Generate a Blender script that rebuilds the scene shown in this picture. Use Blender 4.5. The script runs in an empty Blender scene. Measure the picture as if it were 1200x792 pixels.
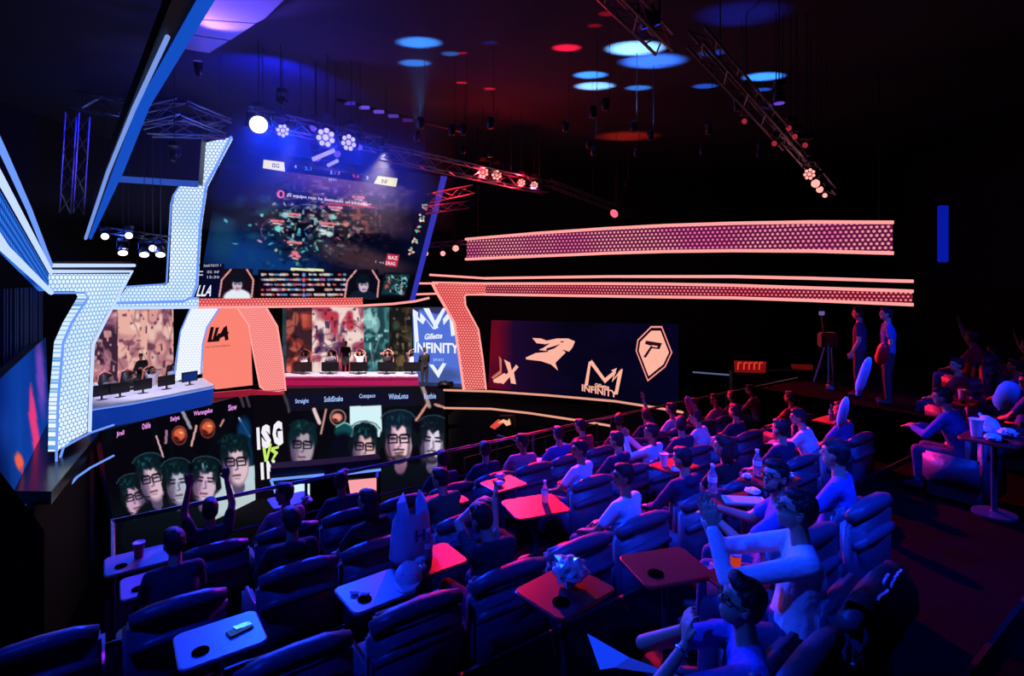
import bpy, bmesh, math, random
import numpy as np
from mathutils import Vector, Matrix, noise

# ------------------------------------------------------------------ camera, world, exposure
F, CX, HY, H = 650.0, 600.0, 325.0, 9.5          # focal length in px, principal column, horizon row, lens height above the pit floor
SC = bpy.context.scene
COL = SC.collection
cam_d = bpy.data.cameras.new('camera'); cam = bpy.data.objects.new('camera', cam_d); COL.objects.link(cam)
cam.location = (0, 0, H); cam.rotation_euler = (math.pi/2, 0, 0)
cam_d.sensor_width = 36; cam_d.lens = 36*F/1200; cam_d.shift_y = (HY-396)/1200; cam_d.clip_start = .05; cam_d.clip_end = 200
SC.camera = cam
w = bpy.data.worlds.new('world'); SC.world = w; w.use_nodes = True
w.node_tree.nodes['Background'].inputs[0].default_value = (0.0, 0.0, 0.0, 1)
SC.view_settings.view_transform = 'Standard'; SC.view_settings.look = 'None'
SC.view_settings.exposure = 0; SC.view_settings.gamma = 1; SC.view_settings.use_curve_mapping = False
SC.cycles.use_denoising = True; SC.cycles.max_bounces = 4; SC.cycles.diffuse_bounces = 2; SC.cycles.glossy_bounces = 2
SC.cycles.transmission_bounces = 3; SC.cycles.transparent_max_bounces = 6; SC.cycles.caustics_reflective = False; SC.cycles.caustics_refractive = False
SC.cycles.sample_clamp_indirect = 3; SC.cycles.adaptive_threshold = .02

# ------------------------------------------------------------------ helpers
def P(px, py, Y):
    "photo direction at forward distance Y -> world point"
    return Vector(((px-CX)/F*Y, Y, H+(HY-py)/F*Y))
def lin(c):
    return tuple((x/12.92 if x <= .04045 else ((x+.055)/1.055)**2.4) for x in c)
def hx(s):
    return tuple(int(s[i:i+2], 16)/255 for i in (0, 2, 4))
MATS = {}
def mat(name, col, rough=.6, metal=0., emit=None, es=1., bump=0., bscale=40., alpha=1., trans=0., spec=.5, sheen=0., var=0.):
    if name in MATS: return MATS[name]
    m = bpy.data.materials.new(name); m.use_nodes = True; nt = m.node_tree; b = nt.nodes['Principled BSDF']
    c = lin(hx(col)) if isinstance(col, str) else col
    b.inputs['Base Color'].default_value = (*c, 1); b.inputs['Roughness'].default_value = rough; b.inputs['Metallic'].default_value = metal
    b.inputs['Specular IOR Level'].default_value = spec
    if trans: b.inputs['Transmission Weight'].default_value = trans
    if sheen: b.inputs['Sheen Weight'].default_value = sheen
    if alpha < 1: b.inputs['Alpha'].default_value = alpha
    if emit:
        b.inputs['Emission Color'].default_value = (*lin(hx(emit)), 1); b.inputs['Emission Strength'].default_value = es
    if bump or var:
        tc = nt.nodes.new('ShaderNodeTexCoord'); n = nt.nodes.new('ShaderNodeTexNoise'); n.inputs['Scale'].default_value = bscale
        nt.links.new(tc.outputs['Object'], n.inputs['Vector'])
        if bump:
            bp = nt.nodes.new('ShaderNodeBump'); bp.inputs['Strength'].default_value = bump; bp.inputs['Distance'].default_value = .02
            nt.links.new(n.outputs['Fac'], bp.inputs['Height']); nt.links.new(bp.outputs['Normal'], b.inputs['Normal'])
        if var:
            mx = nt.nodes.new('ShaderNodeMix'); mx.data_type = 'RGBA'
            mx.inputs['A'].default_value = (*[x*(1-var) for x in c], 1); mx.inputs['B'].default_value = (*[min(1, x*(1+var)) for x in c], 1)
            nt.links.new(n.outputs['Fac'], mx.inputs['Factor']); nt.links.new(mx.outputs['Result'], b.inputs['Base Color'])
    MATS[name] = m; return m
def emitm(name, col, es=1.):
    if name in MATS: return MATS[name]
    m = bpy.data.materials.new(name); m.use_nodes = True; nt = m.node_tree; nt.nodes.clear()
    e = nt.nodes.new('ShaderNodeEmission'); o = nt.nodes.new('ShaderNodeOutputMaterial')
    e.inputs[0].default_value = (*lin(hx(col)), 1); e.inputs[1].default_value = es
    nt.links.new(e.outputs[0], o.inputs[0]); MATS[name] = m; return m
def screen_mat(name='led_image', es=1.):
    if name in MATS: return MATS[name]
    m = bpy.data.materials.new(name); m.use_nodes = True; nt = m.node_tree; nt.nodes.clear()
    e = nt.nodes.new('ShaderNodeEmission'); o = nt.nodes.new('ShaderNodeOutputMaterial'); a = nt.nodes.new('ShaderNodeAttribute'); a.attribute_name = 'Col'
    nt.links.new(a.outputs['Color'], e.inputs[0]); e.inputs[1].default_value = es; nt.links.new(e.outputs[0], o.inputs[0])
    MATS[name] = m; return m
def hexmat(name, gap, dot, pitch=.12, rad=.36, c2=None, es=1.):
    "lit perforated metal: a hexagonal grid of bright holes in panel UV metres; c2 tints the dots along U"
    if name in MATS: return MATS[name]
    m = bpy.data.materials.new(name); m.use_nodes = True; nt = m.node_tree; nt.nodes.clear(); N = nt.nodes.new; L = nt.links.new
    uv = N('ShaderNodeUVMap'); uv.uv_map = 'UV'
    def vm(op, a, b=None):
        n = N('ShaderNodeVectorMath'); n.operation = op
        L(a, n.inputs[0])
        if b is not None: n.inputs[1].default_value = b
        return n
    def cell(off):
        s = vm('DIVIDE', uv.outputs[0], (pitch, pitch*1.732, 1)); t = vm('ADD', s.outputs[0], (off, off, 0)); f = vm('FRACTION', t.outputs[0])
        g = vm('SUBTRACT', f.outputs[0], (.5, .5, 0)); k = vm('MULTIPLY', g.outputs[0], (1, 1.732, 0)); return vm('LENGTH', k.outputs[0])
    a, b = cell(0), cell(.5)
    mn = N('ShaderNodeMath'); mn.operation = 'MINIMUM'; L(a.outputs['Value'], mn.inputs[0]); L(b.outputs['Value'], mn.inputs[1])
    mr = N('ShaderNodeMapRange'); mr.interpolation_type = 'SMOOTHSTEP'; mr.inputs[1].default_value = rad-.12; mr.inputs[2].default_value = rad+.1
    mr.inputs[3].default_value = 1; mr.inputs[4].default_value = 0; L(mn.outputs[0], mr.inputs[0])
    mx = N('ShaderNodeMix'); mx.data_type = 'RGBA'; L(mr.outputs[0], mx.inputs['Factor'])
    mx.inputs['A'].default_value = (*lin(hx(gap)), 1); mx.inputs['B'].default_value = (*lin(hx(dot)), 1)
    if c2:
        nz = N('ShaderNodeTexNoise'); nz.inputs['Scale'].default_value = .35; L(uv.outputs[0], nz.inputs['Vector'])
        r = N('ShaderNodeValToRGB'); r.color_ramp.elements[0].position = .42; r.color_ramp.elements[1].position = .6
        r.color_ramp.elements[0].color = (*lin(hx(dot)), 1); r.color_ramp.elements[1].color = (*lin(hx(c2)), 1)
        L(nz.outputs['Fac'], r.inputs[0]); L(r.outputs[0], mx.inputs['B'])
    e = N('ShaderNodeEmission'); e.inputs[1].default_value = es; o = N('ShaderNodeOutputMaterial')
    L(mx.outputs['Result'], e.inputs[0]); L(e.outputs[0], o.inputs[0]); MATS[name] = m; return m

def tag(o, label=None, cat=None, group=None, kind=None):
    if label: o['label'] = label
    if cat: o['category'] = cat
    if group: o['group'] = group
    if kind: o['kind'] = kind
    return o
def empty(name, loc=(0, 0, 0), rz=0., label=None, cat=None, group=None, kind=None):
    o = bpy.data.objects.new(name, None); COL.objects.link(o); o.location = loc; o.rotation_euler = (0, 0, rz); o.empty_display_size = .1
    return tag(o, label, cat, group, kind)
def link(name, me, m=None, parent=None, smooth=False, **kw):
    o = bpy.data.objects.new(name, me); COL.objects.link(o)
    if m is not None and not me.materials:
        for x in (m if isinstance(m, (list, tuple)) else [m]): me.materials.append(x)
    if parent is not None: o.parent = parent
    if smooth: me.polygons.foreach_set('use_smooth', [True]*len(me.polygons))
    return tag(o, **kw)
class MB:
    "collects boxes, tubes, lathes, prisms into one mesh"
    def __init__(s): s.v = []; s.f = []
    def add(s, vs, fs, M=None):
        n = len(s.v); s.v += [tuple(M @ Vector(v)) if M is not None else tuple(v) for v in vs]; s.f += [[i+n for i in f] for f in fs]; return s
    def box(s, c, d, M=None, bev=0.):
        x, y, z = [k/2 for k in d]; cx, cy, cz = c
        if bev <= 0:
            vs = [(cx+a*x, cy+b*y, cz+e*z) for a in (-1, 1) for b in (-1, 1) for e in (-1, 1)]
            return s.add(vs, [(0,1,3,2),(4,6,7,5),(0,4,5,1),(2,3,7,6),(0,2,6,4),(1,5,7,3)], M)
        bm = bmesh.new(); bmesh.ops.create_cube(bm, size=1); bmesh.ops.scale(bm, vec=d, verts=bm.verts)
        bmesh.ops.bevel(bm, geom=bm.edges[:], offset=bev, segments=2, affect='EDGES'); bmesh.ops.translate(bm, vec=c, verts=bm.verts)
        bm.verts.ensure_lookup_table(); s.add([v.co[:] for v in bm.verts], [[v.index for v in f.verts] for f in bm.faces], M); bm.free(); return s
    def tube(s, pts, r, n=8, M=None, cap=True):
        pts = [Vector(p) for p in pts]; rs = r if isinstance(r, (list, tuple)) else [r]*len(pts); vs = []; up = None
        for i, p in enumerate(pts):
            t = (pts[min(i+1, len(pts)-1)]-pts[max(i-1, 0)]).normalized()
            if up is None: up = Vector((0, 0, 1)) if abs(t.z) < .9 else Vector((1, 0, 0))
            a = t.cross(up).normalized(); b = a.cross(t).normalized(); up = b
            vs += [p+(a*math.cos(2*math.pi*k/n+math.pi/n)+b*math.sin(2*math.pi*k/n+math.pi/n))*rs[i] for k in range(n)]
        fs = [(i*n+k, i*n+(k+1) % n, (i+1)*n+(k+1) % n, (i+1)*n+k) for i in range(len(pts)-1) for k in range(n)]
        if cap: fs += [tuple(range(n))[::-1], tuple((len(pts)-1)*n+k for k in range(n))]
        return s.add(vs, fs, M)
    def lathe(s, prof, n=16, M=None):
        vs = []; 
        for r, z in prof: vs += [(r*math.cos(2*math.pi*k/n), r*math.sin(2*math.pi*k/n), z) for k in range(n)]
        fs = [(i*n+k, i*n+(k+1) % n, (i+1)*n+(k+1) % n, (i+1)*n+k) for i in range(len(prof)-1) for k in range(n)]
        fs += [tuple(range(n))[::-1], tuple((len(prof)-1)*n+k for k in range(n))]
        return s.add(vs, fs, M)
    def prism(s, front, back):
        n = len(front); b = len(s.v); s.v += [tuple(p) for p in front]+[tuple(p) for p in back]
        s.f += [[b+i for i in range(n)], [b+n+i for i in range(n)][::-1]]+[[b+i, b+n+i, b+n+(i+1) % n, b+(i+1) % n] for i in range(n)]
        return s
    def ball(s, c, r, M=None, n=12):
        r = (r, r, r) if not isinstance(r, (tuple, list)) else r
        vs = [(c[0], c[1], c[2]-r[2])]; h = n//2
        for i in range(1, h):
            a = -math.pi/2+math.pi*i/h
            vs += [(c[0]+r[0]*math.cos(a)*math.cos(2*math.pi*k/n), c[1]+r[1]*math.cos(a)*math.sin(2*math.pi*k/n), c[2]+r[2]*math.sin(a)) for k in range(n)]
        vs.append((c[0], c[1], c[2]+r[2])); T = len(vs)-1
        fs = [(0, 1+(k+1) % n, 1+k) for k in range(n)]
        fs += [(1+i*n+k, 1+i*n+(k+1) % n, 1+(i+1)*n+(k+1) % n, 1+(i+1)*n+k) for i in range(h-2) for k in range(n)]
        fs += [(T, 1+(h-2)*n+k, 1+(h-2)*n+(k+1) % n) for k in range(n)]
        return s.add(vs, fs, M)
    def mesh(s, name='m'):
        me = bpy.data.meshes.new(name); me.from_pydata(s.v, [], s.f); me.update()
        bm = bmesh.new(); bm.from_mesh(me); bmesh.ops.recalc_face_normals(bm, faces=bm.faces); bm.to_mesh(me); bm.free(); return me
    def build(s, name, m, parent=None, smooth=False, **kw):
        return link(name, s.mesh(name), m, parent, smooth, **kw)
def Mat4(loc, rx=0, ry=0, rz=0, s=1):
    from mathutils import Euler
    return Matrix.Translation(loc) @ Euler((rx, ry, rz)).to_matrix().to_4x4() @ Matrix.Scale(s, 4)
def align(a, b):
    "matrix whose z axis runs from a to b, origin a"
    d = (Vector(b)-Vector(a)).normalized(); return Matrix.Translation(a) @ d.to_track_quat('Z', 'Y').to_matrix().to_4x4()
def copy_tree(o, parent=None):
    c = o.copy(); COL.objects.link(c); c.parent = parent
    for k in list(c.keys()):
        if k in ('label',) and parent is None: del c[k]
    for ch in KIDS.get(o.name, None) or [x for x in o.children]: copy_tree(ch, c)
    return c
KIDS = {}
def kids(o): KIDS[o.name] = list(o.children)

class Plane:
    "a real plane; pt() finds where a sight line meets it"
    def __init__(s, a, b, c):
        s.o = Vector(a); s.n = (Vector(b)-s.o).cross(Vector(c)-s.o).normalized(); E = Vector((0, 0, H))
        if s.n.dot(E-s.o) < 0: s.n = -s.n
        s.u = (Vector(b)-s.o).normalized(); s.v = s.n.cross(s.u)
    def pt(s, px, py, off=0.):
        E = Vector((0, 0, H)); d = P(px, py, 1)-E; t = (s.o-E).dot(s.n)/d.dot(s.n); return E+d*t+s.n*off
    def uv(s, p):
        d = Vector(p)-s.o; return (d.dot(s.u), d.dot(s.v))
def vplane(pa, ya, pb, yb):
    a = P(pa, HY, ya); b = P(pb, HY, yb); return Plane(a, b, a+Vector((0, 0, 1)))
def uvmesh(me, fn):
    uv = me.uv_layers.new(name='UV')
    for l in me.loops: uv.data[l.index].uv = fn(me.vertices[l.vertex_index].co)
def slab(name, pl, pts, th, m, parent=None, off=0., **kw):
    "extruded outline lying on a plane, with UV metres"
    fr = [pl.pt(x, y, off) for x, y in pts]; bk = [p-pl.n*th for p in fr]
    mb = MB(); mb.prism(fr, bk); me = mb.mesh(name); uvmesh(me, pl.uv); return link(name, me, m, parent, **kw)
def tubes(name, pl, pts, r, m, parent=None, off=.05, closed=False, **kw):
    q = [pl.pt(x, y, off) for x, y in pts]
    if closed: q.append(q[0])
    return MB().tube(q, r, 6).build(name, m, parent, **kw)

# font outlines -> flat polygons in unit box
FC = {}
def glyphs(s, bold=.02):
    k = (s, bold)
    if k not in FC:
        c = bpy.data.curves.new('t', 'FONT'); c.body = s; c.resolution_u = 2; c.offset = bold; c.fill_mode = 'FRONT'
        o = bpy.data.objects.new('t', c); COL.objects.link(o); dg = bpy.context.evaluated_depsgraph_get(); me = bpy.data.meshes.new_from_object(o.evaluated_get(dg))
        vs = [v.co.copy() for v in me.vertices]; fs = [list(p.vertices) for p in me.polygons]
        x0 = min(v.x for v in vs); x1 = max(v.x for v in vs); y0 = min(v.y for v in vs); y1 = max(v.y for v in vs)
        FC[k] = ([((v.x-x0)/(x1-x0), (v.y-y0)/(y1-y0)) for v in vs], fs)
        bpy.data.objects.remove(o); bpy.data.curves.remove(c); bpy.data.meshes.remove(me)
    return FC[k]
class Canvas:
    "flat coloured shapes printed on a plane, one mesh"
    def __init__(s, pl): s.pl = pl; s.v = []; s.f = []; s.c = []; s.k = 1
    def face(s, pts, col, lay=None):
        lay = s.k if lay is None else lay
        n = len(s.v); s.v += [tuple(s.pl.pt(x, y, .012+.004*lay)) for x, y in pts]; s.f.append(list(range(n, n+len(pts)))); s.c.append(lin(hx(col))); return s
    def text(s, t, x, y, U, V, col, lay=None, bold=.015):
        vs, fs = glyphs(t, bold)
        for f in fs: s.face([(x+vs[i][0]*U[0]+vs[i][1]*V[0], y+vs[i][0]*U[1]+vs[i][1]*V[1]) for i in f], col, lay)
        return s
    def ell(s, cx, cy, rx, ry, col, lay=None, n=16, ang=0):
        ca, sa = math.cos(ang), math.sin(ang)
        return s.face([(cx+rx*math.cos(t)*ca-ry*math.sin(t)*sa, cy+rx*math.cos(t)*sa+ry*math.sin(t)*ca) for t in [2*math.pi*i/n for i in range(n)]], col, lay)
    def line(s, pts, w, col, lay=None):
        for (a, b) in zip(pts, pts[1:]):
            dx, dy = b[0]-a[0], b[1]-a[1]; l = math.hypot(dx, dy) or 1; nx, ny = -dy/l*w/2, dx/l*w/2
            s.face([(a[0]+nx, a[1]+ny), (b[0]+nx, b[1]+ny), (b[0]-nx, b[1]-ny), (a[0]-nx, a[1]-ny)], col, lay)
        return s
    def build(s, name, parent=None, m=None, **kw):
        me = bpy.data.meshes.new(name); me.from_pydata(s.v, [], s.f); at = me.color_attributes.new('Col', 'FLOAT_COLOR', 'CORNER')
        i = 0
        for f, c in zip(s.f, s.c):
            for _ in f: at.data[i].color = (*c, 1); i += 1
        return link(name, me, m or screen_mat(), parent, **kw)
class Ras:
    "soft painted picture over a pixel box, later laid on a plane as a fine coloured grid"
    def __init__(s, x0, y0, x1, y1, k=1.4, bg='000000'):
        s.b = (x0, y0, x1, y1); s.k = k; w_ = int((x1-x0)*k)+1; h_ = int((y1-y0)*k)+1
        s.X, s.Y = np.meshgrid(np.linspace(x0, x1, w_), np.linspace(y0, y1, h_)); s.I = np.zeros((h_, w_, 3))+np.array(hx(bg))
    def put(s, m, col, a=1.):
        m = (np.clip(m, 0, 1)*a)[..., None]; s.I = s.I*(1-m)+np.array(hx(col))*m; return s
    def add(s, m, col, a=1.):
        s.I = s.I+(np.clip(m, 0, 1)*a)[..., None]*np.array(hx(col)); return s
    def ell(s, cx, cy, rx, ry, col, ang=0., soft=.9, a=1.):
        ca, sa = math.cos(ang), math.sin(ang); dx, dy = s.X-cx, s.Y-cy
        d = np.hypot((dx*ca+dy*sa)/rx, (-dx*sa+dy*ca)/ry); return s.put((1-d)*min(rx, ry)/soft+.5, col, a)
    def pm(s, pts, soft=.9):
        ins = np.zeros(s.X.shape, bool); dm = np.full(s.X.shape, 1e9); n = len(pts)
        for i in range(n):
            x1, y1 = pts[i]; x2, y2 = pts[(i+1) % n]
            if y1 != y2: ins ^= ((y1 > s.Y) != (y2 > s.Y)) & (s.X < (x2-x1)*(s.Y-y1)/(y2-y1)+x1)
            l2 = (x2-x1)**2+(y2-y1)**2 or 1e-9; t = np.clip(((s.X-x1)*(x2-x1)+(s.Y-y1)*(y2-y1))/l2, 0, 1)
            dm = np.minimum(dm, np.hypot(s.X-x1-t*(x2-x1), s.Y-y1-t*(y2-y1)))
        return np.where(ins, dm, -dm)/soft+.5
    def poly(s, pts, col, soft=.9, a=1.): return s.put(s.pm(pts, soft), col, a)
    def line(s, pts, w_, col, soft=.8, a=1.):
        dm = np.full(s.X.shape, 1e9)
        for (x1, y1), (x2, y2) in zip(pts, pts[1:]):
            l2 = (x2-x1)**2+(y2-y1)**2 or 1e-9; t = np.clip(((s.X-x1)*(x2-x1)+(s.Y-y1)*(y2-y1))/l2, 0, 1)
            dm = np.minimum(dm, np.hypot(s.X-x1-t*(x2-x1), s.Y-y1-t*(y2-y1)))
        return s.put((w_/2-dm)/soft+.5, col, a)
    def noise(s, sx, sy, seed):
        r = np.random.RandomState(seed); x0, y0, x1, y1 = s.b; g = r.rand(int((y1-y0)/sy)+3, int((x1-x0)/sx)+3)
        u = (s.X-x0)/sx; v = (s.Y-y0)/sy; i = u.astype(int); j = v.astype(int); fu = u-i; fv = v-j; fu = fu*fu*(3-2*fu); fv = fv*fv*(3-2*fv)
        return (g[j, i]*(1-fu)+g[j, i+1]*fu)*(1-fv)+(g[j+1, i]*(1-fu)+g[j+1, i+1]*fu)*fv
    def lay(s, name, pl, quad, parent=None, off=.01, m=None, **kw):
        x0, y0, x1, y1 = s.b; (ax, ay), (bx, by), (cx, cy), (dx, dy) = quad
        nu = max(2, int((max(bx, cx)-min(ax, dx))*s.k)); nv = max(2, int((max(cy, dy)-min(ay, by))*s.k))
        U, V = np.meshgrid(np.linspace(0, 1, nu), np.linspace(0, 1, nv))
        X = (ax*(1-U)+bx*U)*(1-V)+(dx*(1-U)+cx*U)*V; Y = (ay*(1-U)+by*U)*(1-V)+(dy*(1-U)+cy*U)*V
        n = np.array(pl.n); o = np.array(pl.o)-np.array((0, 0, H)); D = np.stack([(X-CX)/F, np.ones_like(X), (HY-Y)/F], -1)
        t = (o@n)/(D@n); W = D*t[..., None]+np.array((0, 0, H))+n*off
        hh, ww = s.X.shape; ii = np.clip(np.rint((X-x0)/(x1-x0)*(ww-1)).astype(int), 0, ww-1); jj = np.clip(np.rint((Y-y0)/(y1-y0)*(hh-1)).astype(int), 0, hh-1)
        C = np.clip(s.I[jj, ii], 0, 1); C = np.where(C <= .04045, C/12.92, ((C+.055)/1.055)**2.4)
        me = grid_mesh(name, W.reshape(-1, 3), nu, nv, C.reshape(-1, 3)); return link(name, me, m or screen_mat(), parent, **kw)
def grid_mesh(name, V, nu, nv, C=None):
    me = bpy.data.meshes.new(name); me.vertices.add(len(V)); me.vertices.foreach_set('co', np.asarray(V, np.float32).ravel())
    I = np.arange(nu*nv).reshape(nv, nu); q = np.stack([I[:-1, :-1], I[1:, :-1], I[1:, 1:], I[:-1, 1:]], -1).reshape(-1, 4); nf = len(q)
    me.loops.add(nf*4); me.loops.foreach_set('vertex_index', q.ravel().astype(np.int32)); me.polygons.add(nf)
    me.polygons.foreach_set('loop_start', np.arange(0, nf*4, 4, dtype=np.int32)); me.update(calc_edges=True); me.validate()
    if C is not None:
        at = me.color_attributes.new('Col', 'FLOAT_COLOR', 'POINT'); at.data.foreach_set('color', np.concatenate([C, np.ones((len(C), 1))], 1).astype(np.float32).ravel())
    return me
rnd = random.Random(7)
# ------------------------------------------------------------------ room shell
blk = mat('black_paint', '0a0a10', .8, bump=.2, bscale=8)
darkfloor = mat('dark_carpet', '0a0a10', 1., spec=.05, bump=.4, bscale=120, var=.3)
ceilm = mat('ceiling_grey', '303036', .9, var=.25, bscale=1.5)
def struct(name, mb, m): return mb.build(name, m, kind='structure')
X0, X1, Y0, Y1, ZC = -19.0, 21.0, -3.5, 33.0, H+6.5
struct('floor', MB().box(((X0+X1)/2, (Y0+Y1)/2, -.1), (X1-X0, Y1-Y0, .2)), darkfloor)
struct('ceiling', MB().box(((X0+X1)/2, (Y0+Y1)/2, ZC+.1), (X1-X0, Y1-Y0, .2)), ceilm)
struct('wall_back', MB().box(((X0+X1)/2, Y1+.1, ZC/2), (X1-X0, .2, ZC)), blk)
struct('wall_front', MB().box(((X0+X1)/2, Y0-.1, ZC/2), (X1-X0, .2, ZC)), blk)
struct('wall_left', MB().box((X0-.1, (Y0+Y1)/2, ZC/2), (.2, Y1-Y0, ZC)), blk)
struct('wall_right', MB().box((X1+.1, (Y0+Y1)/2, ZC/2), (.2, Y1-Y0, ZC)), blk)
# ------------------------------------------------------------------ stage deck
ST = H-4.9
gloss = mat('stage_black', '08080c', .25, spec=.5)
edge = [P(60, 575, 12.7), P(118, 505, 17.7), P(297, 459, 23.75), P(335, 455, 24.5), P(520, 452, 25.1), P(575, 458, 24.0), P(720, 468, 22.3), P(800, 482, 20.3), P(880, 505, 17.7)]
edge = [Vector((p.x, p.y, ST)) for p in edge]
top = edge+[Vector((20, 19, ST)), Vector((20, 32.5, ST)), Vector((-18.5, 32.5, ST)), Vector((-18.5, 13, ST))]
struct('floor_stage', MB().prism(top, [p-Vector((0, 0, .3)) for p in top]), gloss)
mb = MB()
for a, b in zip(edge, edge[1:]):
    n = (b-a).cross(Vector((0, 0, 1))).normalized(); a2, b2 = a-n*.3, b-n*.3
    mb.prism([a2-Vector((0, 0, .3)), b2-Vector((0, 0, .3)), Vector((b2.x, b2.y, 0)), Vector((a2.x, a2.y, 0))], [p-n*.2 for p in (a2-Vector((0, 0, .3)), b2-Vector((0, 0, .3)), Vector((b2.x, b2.y, 0)), Vector((a2.x, a2.y, 0)))])
struct('wall_stage_skirt', mb, blk)

ledB = emitm('led_blue_white', 'b9cfff', 1.2); ledB2 = emitm('led_blue', '6f9cff', 1.0); ledR = emitm('led_salmon', 'ff9c98', 1.15); ledP = emitm('led_peach', 'f4a58e', .9)
ledDB = emitm('led_deep_blue', '1846d8', 1.0); ledV = emitm('led_violet', '3a2ec0', 1.0)
hexW = hexmat('perforated_white_blue', '5a9ce0', 'f2feff', .135, .43, 'd8f0ff'); hexS = hexmat('perforated_salmon', 'c33046', 'ff9d8c', .125, .36, 'ff8478')
hexR = hexmat('perforated_red', '6a0c2c', 'ff8a90', .125, .27, 'ff6a78'); hexR2 = hexmat('perforated_red_violet', '5a1040', 'ffa0a6', .15, .28, 'f070a0')
hexB = hexmat('perforated_blue', '0e3fae', '3f8cf0', .16, .3)
frame_m = mat('frame_black', '101014', .5)
# left gateway: perforated leg with its arm running to the left wall
pl = vplane(57, 14.6, 118, 16.4)
t = empty('stage_gateway', pl.pt(84, 522), label='glowing white-blue perforated leg and arm framing the left end of stage', cat='portal')
def local(o, t): o.matrix_parent_inverse = t.matrix_world.inverted() if False else Matrix.Translation(-Vector(t.location)); return o
legp = [(57, 321), (152, 321), (119, 378), (106, 404), (103, 470), (102, 506), (84, 516), (67, 529), (68, 470), (74, 401), (84, 378), (101, 348), (98, 341), (57, 341)]
local(slab('perforated_panel', pl, legp, .25, hexW, t), t)
local(tubes('light_strip', pl, [(56, 318), (153, 318), (120, 378), (107, 404), (104, 470), (103, 506)], .045, ledB, t), t)
local(tubes('light_strip', pl, [(56, 343), (97, 343), (101, 349), (82, 378), (72, 401), (66, 470), (64, 524), (64, 628)], .03, ledB2, t), t)
local(tubes('light_strip', pl, [(57, 311), (154, 311)], .05, ledB, t, off=.1), t)
local(slab('rim_housing', pl, [(57, 306), (156, 306), (156, 317), (57, 317)], .2, frame_m, t, off=-.05), t)
pl2 = Plane(P(0, 222, 8), P(57, 322, 14.6), P(0, 290, 8))
local(slab('side_panel', pl2, [(-60, 120), (57, 322), (57, 341), (-60, 205)], .2, hexB, t), t)
local(tubes('light_strip', pl2, [(-60, 112), (0, 218), (57, 319)], .05, ledB, t), t)
local(tubes('light_strip', pl2, [(-60, 208), (0, 291), (57, 343)], .06, ledB, t), t)
local(tubes('light_strip', pl2, [(-60, 60), (0, 181), (30, 245), (57, 311)], .045, ledB2, t), t)
# curved lip lights left of the pit screen
for nm, pts, Y in (('lip_light', [(66, 575), (67, 540), (72, 524), (90, 514), (104, 507), (131, 498)], 15.5), ('lip_light', [(72, 586), (78, 570), (88, 559), (104, 548), (131, 534)], 15.6)):
    p = vplane(60, 14.8, 131, 18)
    tag(tubes(nm, p, pts, .035, ledB2), 'thin curved blue light line '+('under the glowing left leg' if pts[0][1] == 575 else 'low beside the pit screen, lower of the two'), 'light strip')
# big C-shaped frame beside the game screen
pl = vplane(137, 20.5, 270, 21.0)
t = empty('perforated_frame', pl.pt(180, 353), label='white-blue perforated frame curving up along the left side of the game screen', cat='portal')
cp = [(241, 167), (270, 161), (240, 218), (233, 267), (229, 335), (224, 347), (215, 351), (137, 353), (148, 337), (193, 334), (198, 331), (202, 240), (205, 228), (212, 217), (231, 215), (237, 180)]
local(slab('perforated_panel', pl, cp, .25, hexW, t), t)
local(tubes('light_strip', pl, [(272, 160), (242, 218), (235, 267), (231, 335), (226, 348), (216, 353), (137, 355)], .05, ledB2, t), t)
local(tubes('light_strip', pl, [(213, 216), (204, 229), (201, 240), (196, 331), (192, 333), (148, 336)], .03, ledB2, t), t)
# soffit below it
pl = vplane(140, 19.5, 232, 20.2)
t = empty('hanging_soffit', pl.pt(185, 220), label='dark box soffit with blue-lit bottom edge hanging left of the tall frame', cat='soffit')
local(slab('panel', pl, [(150, 122), (238, 135), (232, 214), (139, 208)], .8, frame_m, t, off=-.05), t)
local(slab('light_strip', pl, [(139, 206), (232, 212), (231, 219), (138, 213)], .1, emitm('led_steel_blue', '2b50b8', .9), t), t)
# horizontal bar under the big screen
pl = vplane(130, 21.2, 483, 24.2)
t = empty('header_bar', pl.pt(300, 359), label='long perforated header bar under the game screen, white left and salmon right', cat='header')
local(slab('perforated_panel', pl, [(137, 351), (233, 350), (233, 359), (133, 360)], .2, hexW, t), t)
local(slab('salmon_panel', pl, [(233, 350), (425, 349), (425, 357), (233, 359)], .2, hexS, t), t)
local(tubes('light_strip', pl, [(133, 361), (233, 360)], .05, ledB, t), t)
local(tubes('light_strip', pl, [(233, 360), (340, 359), (425, 358), (460, 356), (486, 353), (503, 349)], .05, ledR, t), t)
local(tubes('light_strip', pl, [(137, 350), (233, 349)], .035, ledB2, t), t)
# centre portal with the league logo
pl = vplane(205, 22.6, 333, 23.8)
t = empty('centre_portal', pl.pt(270, 458), label='hexagonal centre stage portal, white left leg, salmon logo wall and right leg', cat='portal')
local(slab('white_leg', pl, [(224, 360), (258, 360), (243, 383), (237, 402), (235, 438), (205, 447), (208, 420), (212, 388)], .3, hexmat('perforated_pure_white', 'c8dcf8', 'fbfdff', .12, .44), t), t)
local(slab('logo_panel', pl, [(257, 360), (276, 360), (292, 380), (295, 452), (252, 457), (236, 450), (237, 401), (242, 382)], .1, emitm('salmon_glow', 'fb8373', 1.0), t, off=-.15), t)
local(slab('salmon_leg', pl, [(279, 360), (311, 360), (324, 382), (330, 420), (334, 456), (314, 458), (306, 453), (298, 412), (293, 381)], .3, hexmat('perforated_pale_salmon', 'f06a6a', 'ffa09a', .1, .4), t), t)
local(tubes('light_strip', pl, [(312, 360), (325, 382), (331, 420), (335, 457), (314, 459), (305, 453), (297, 412), (292, 381), (278, 360)], .035, ledR, t), t)
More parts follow.
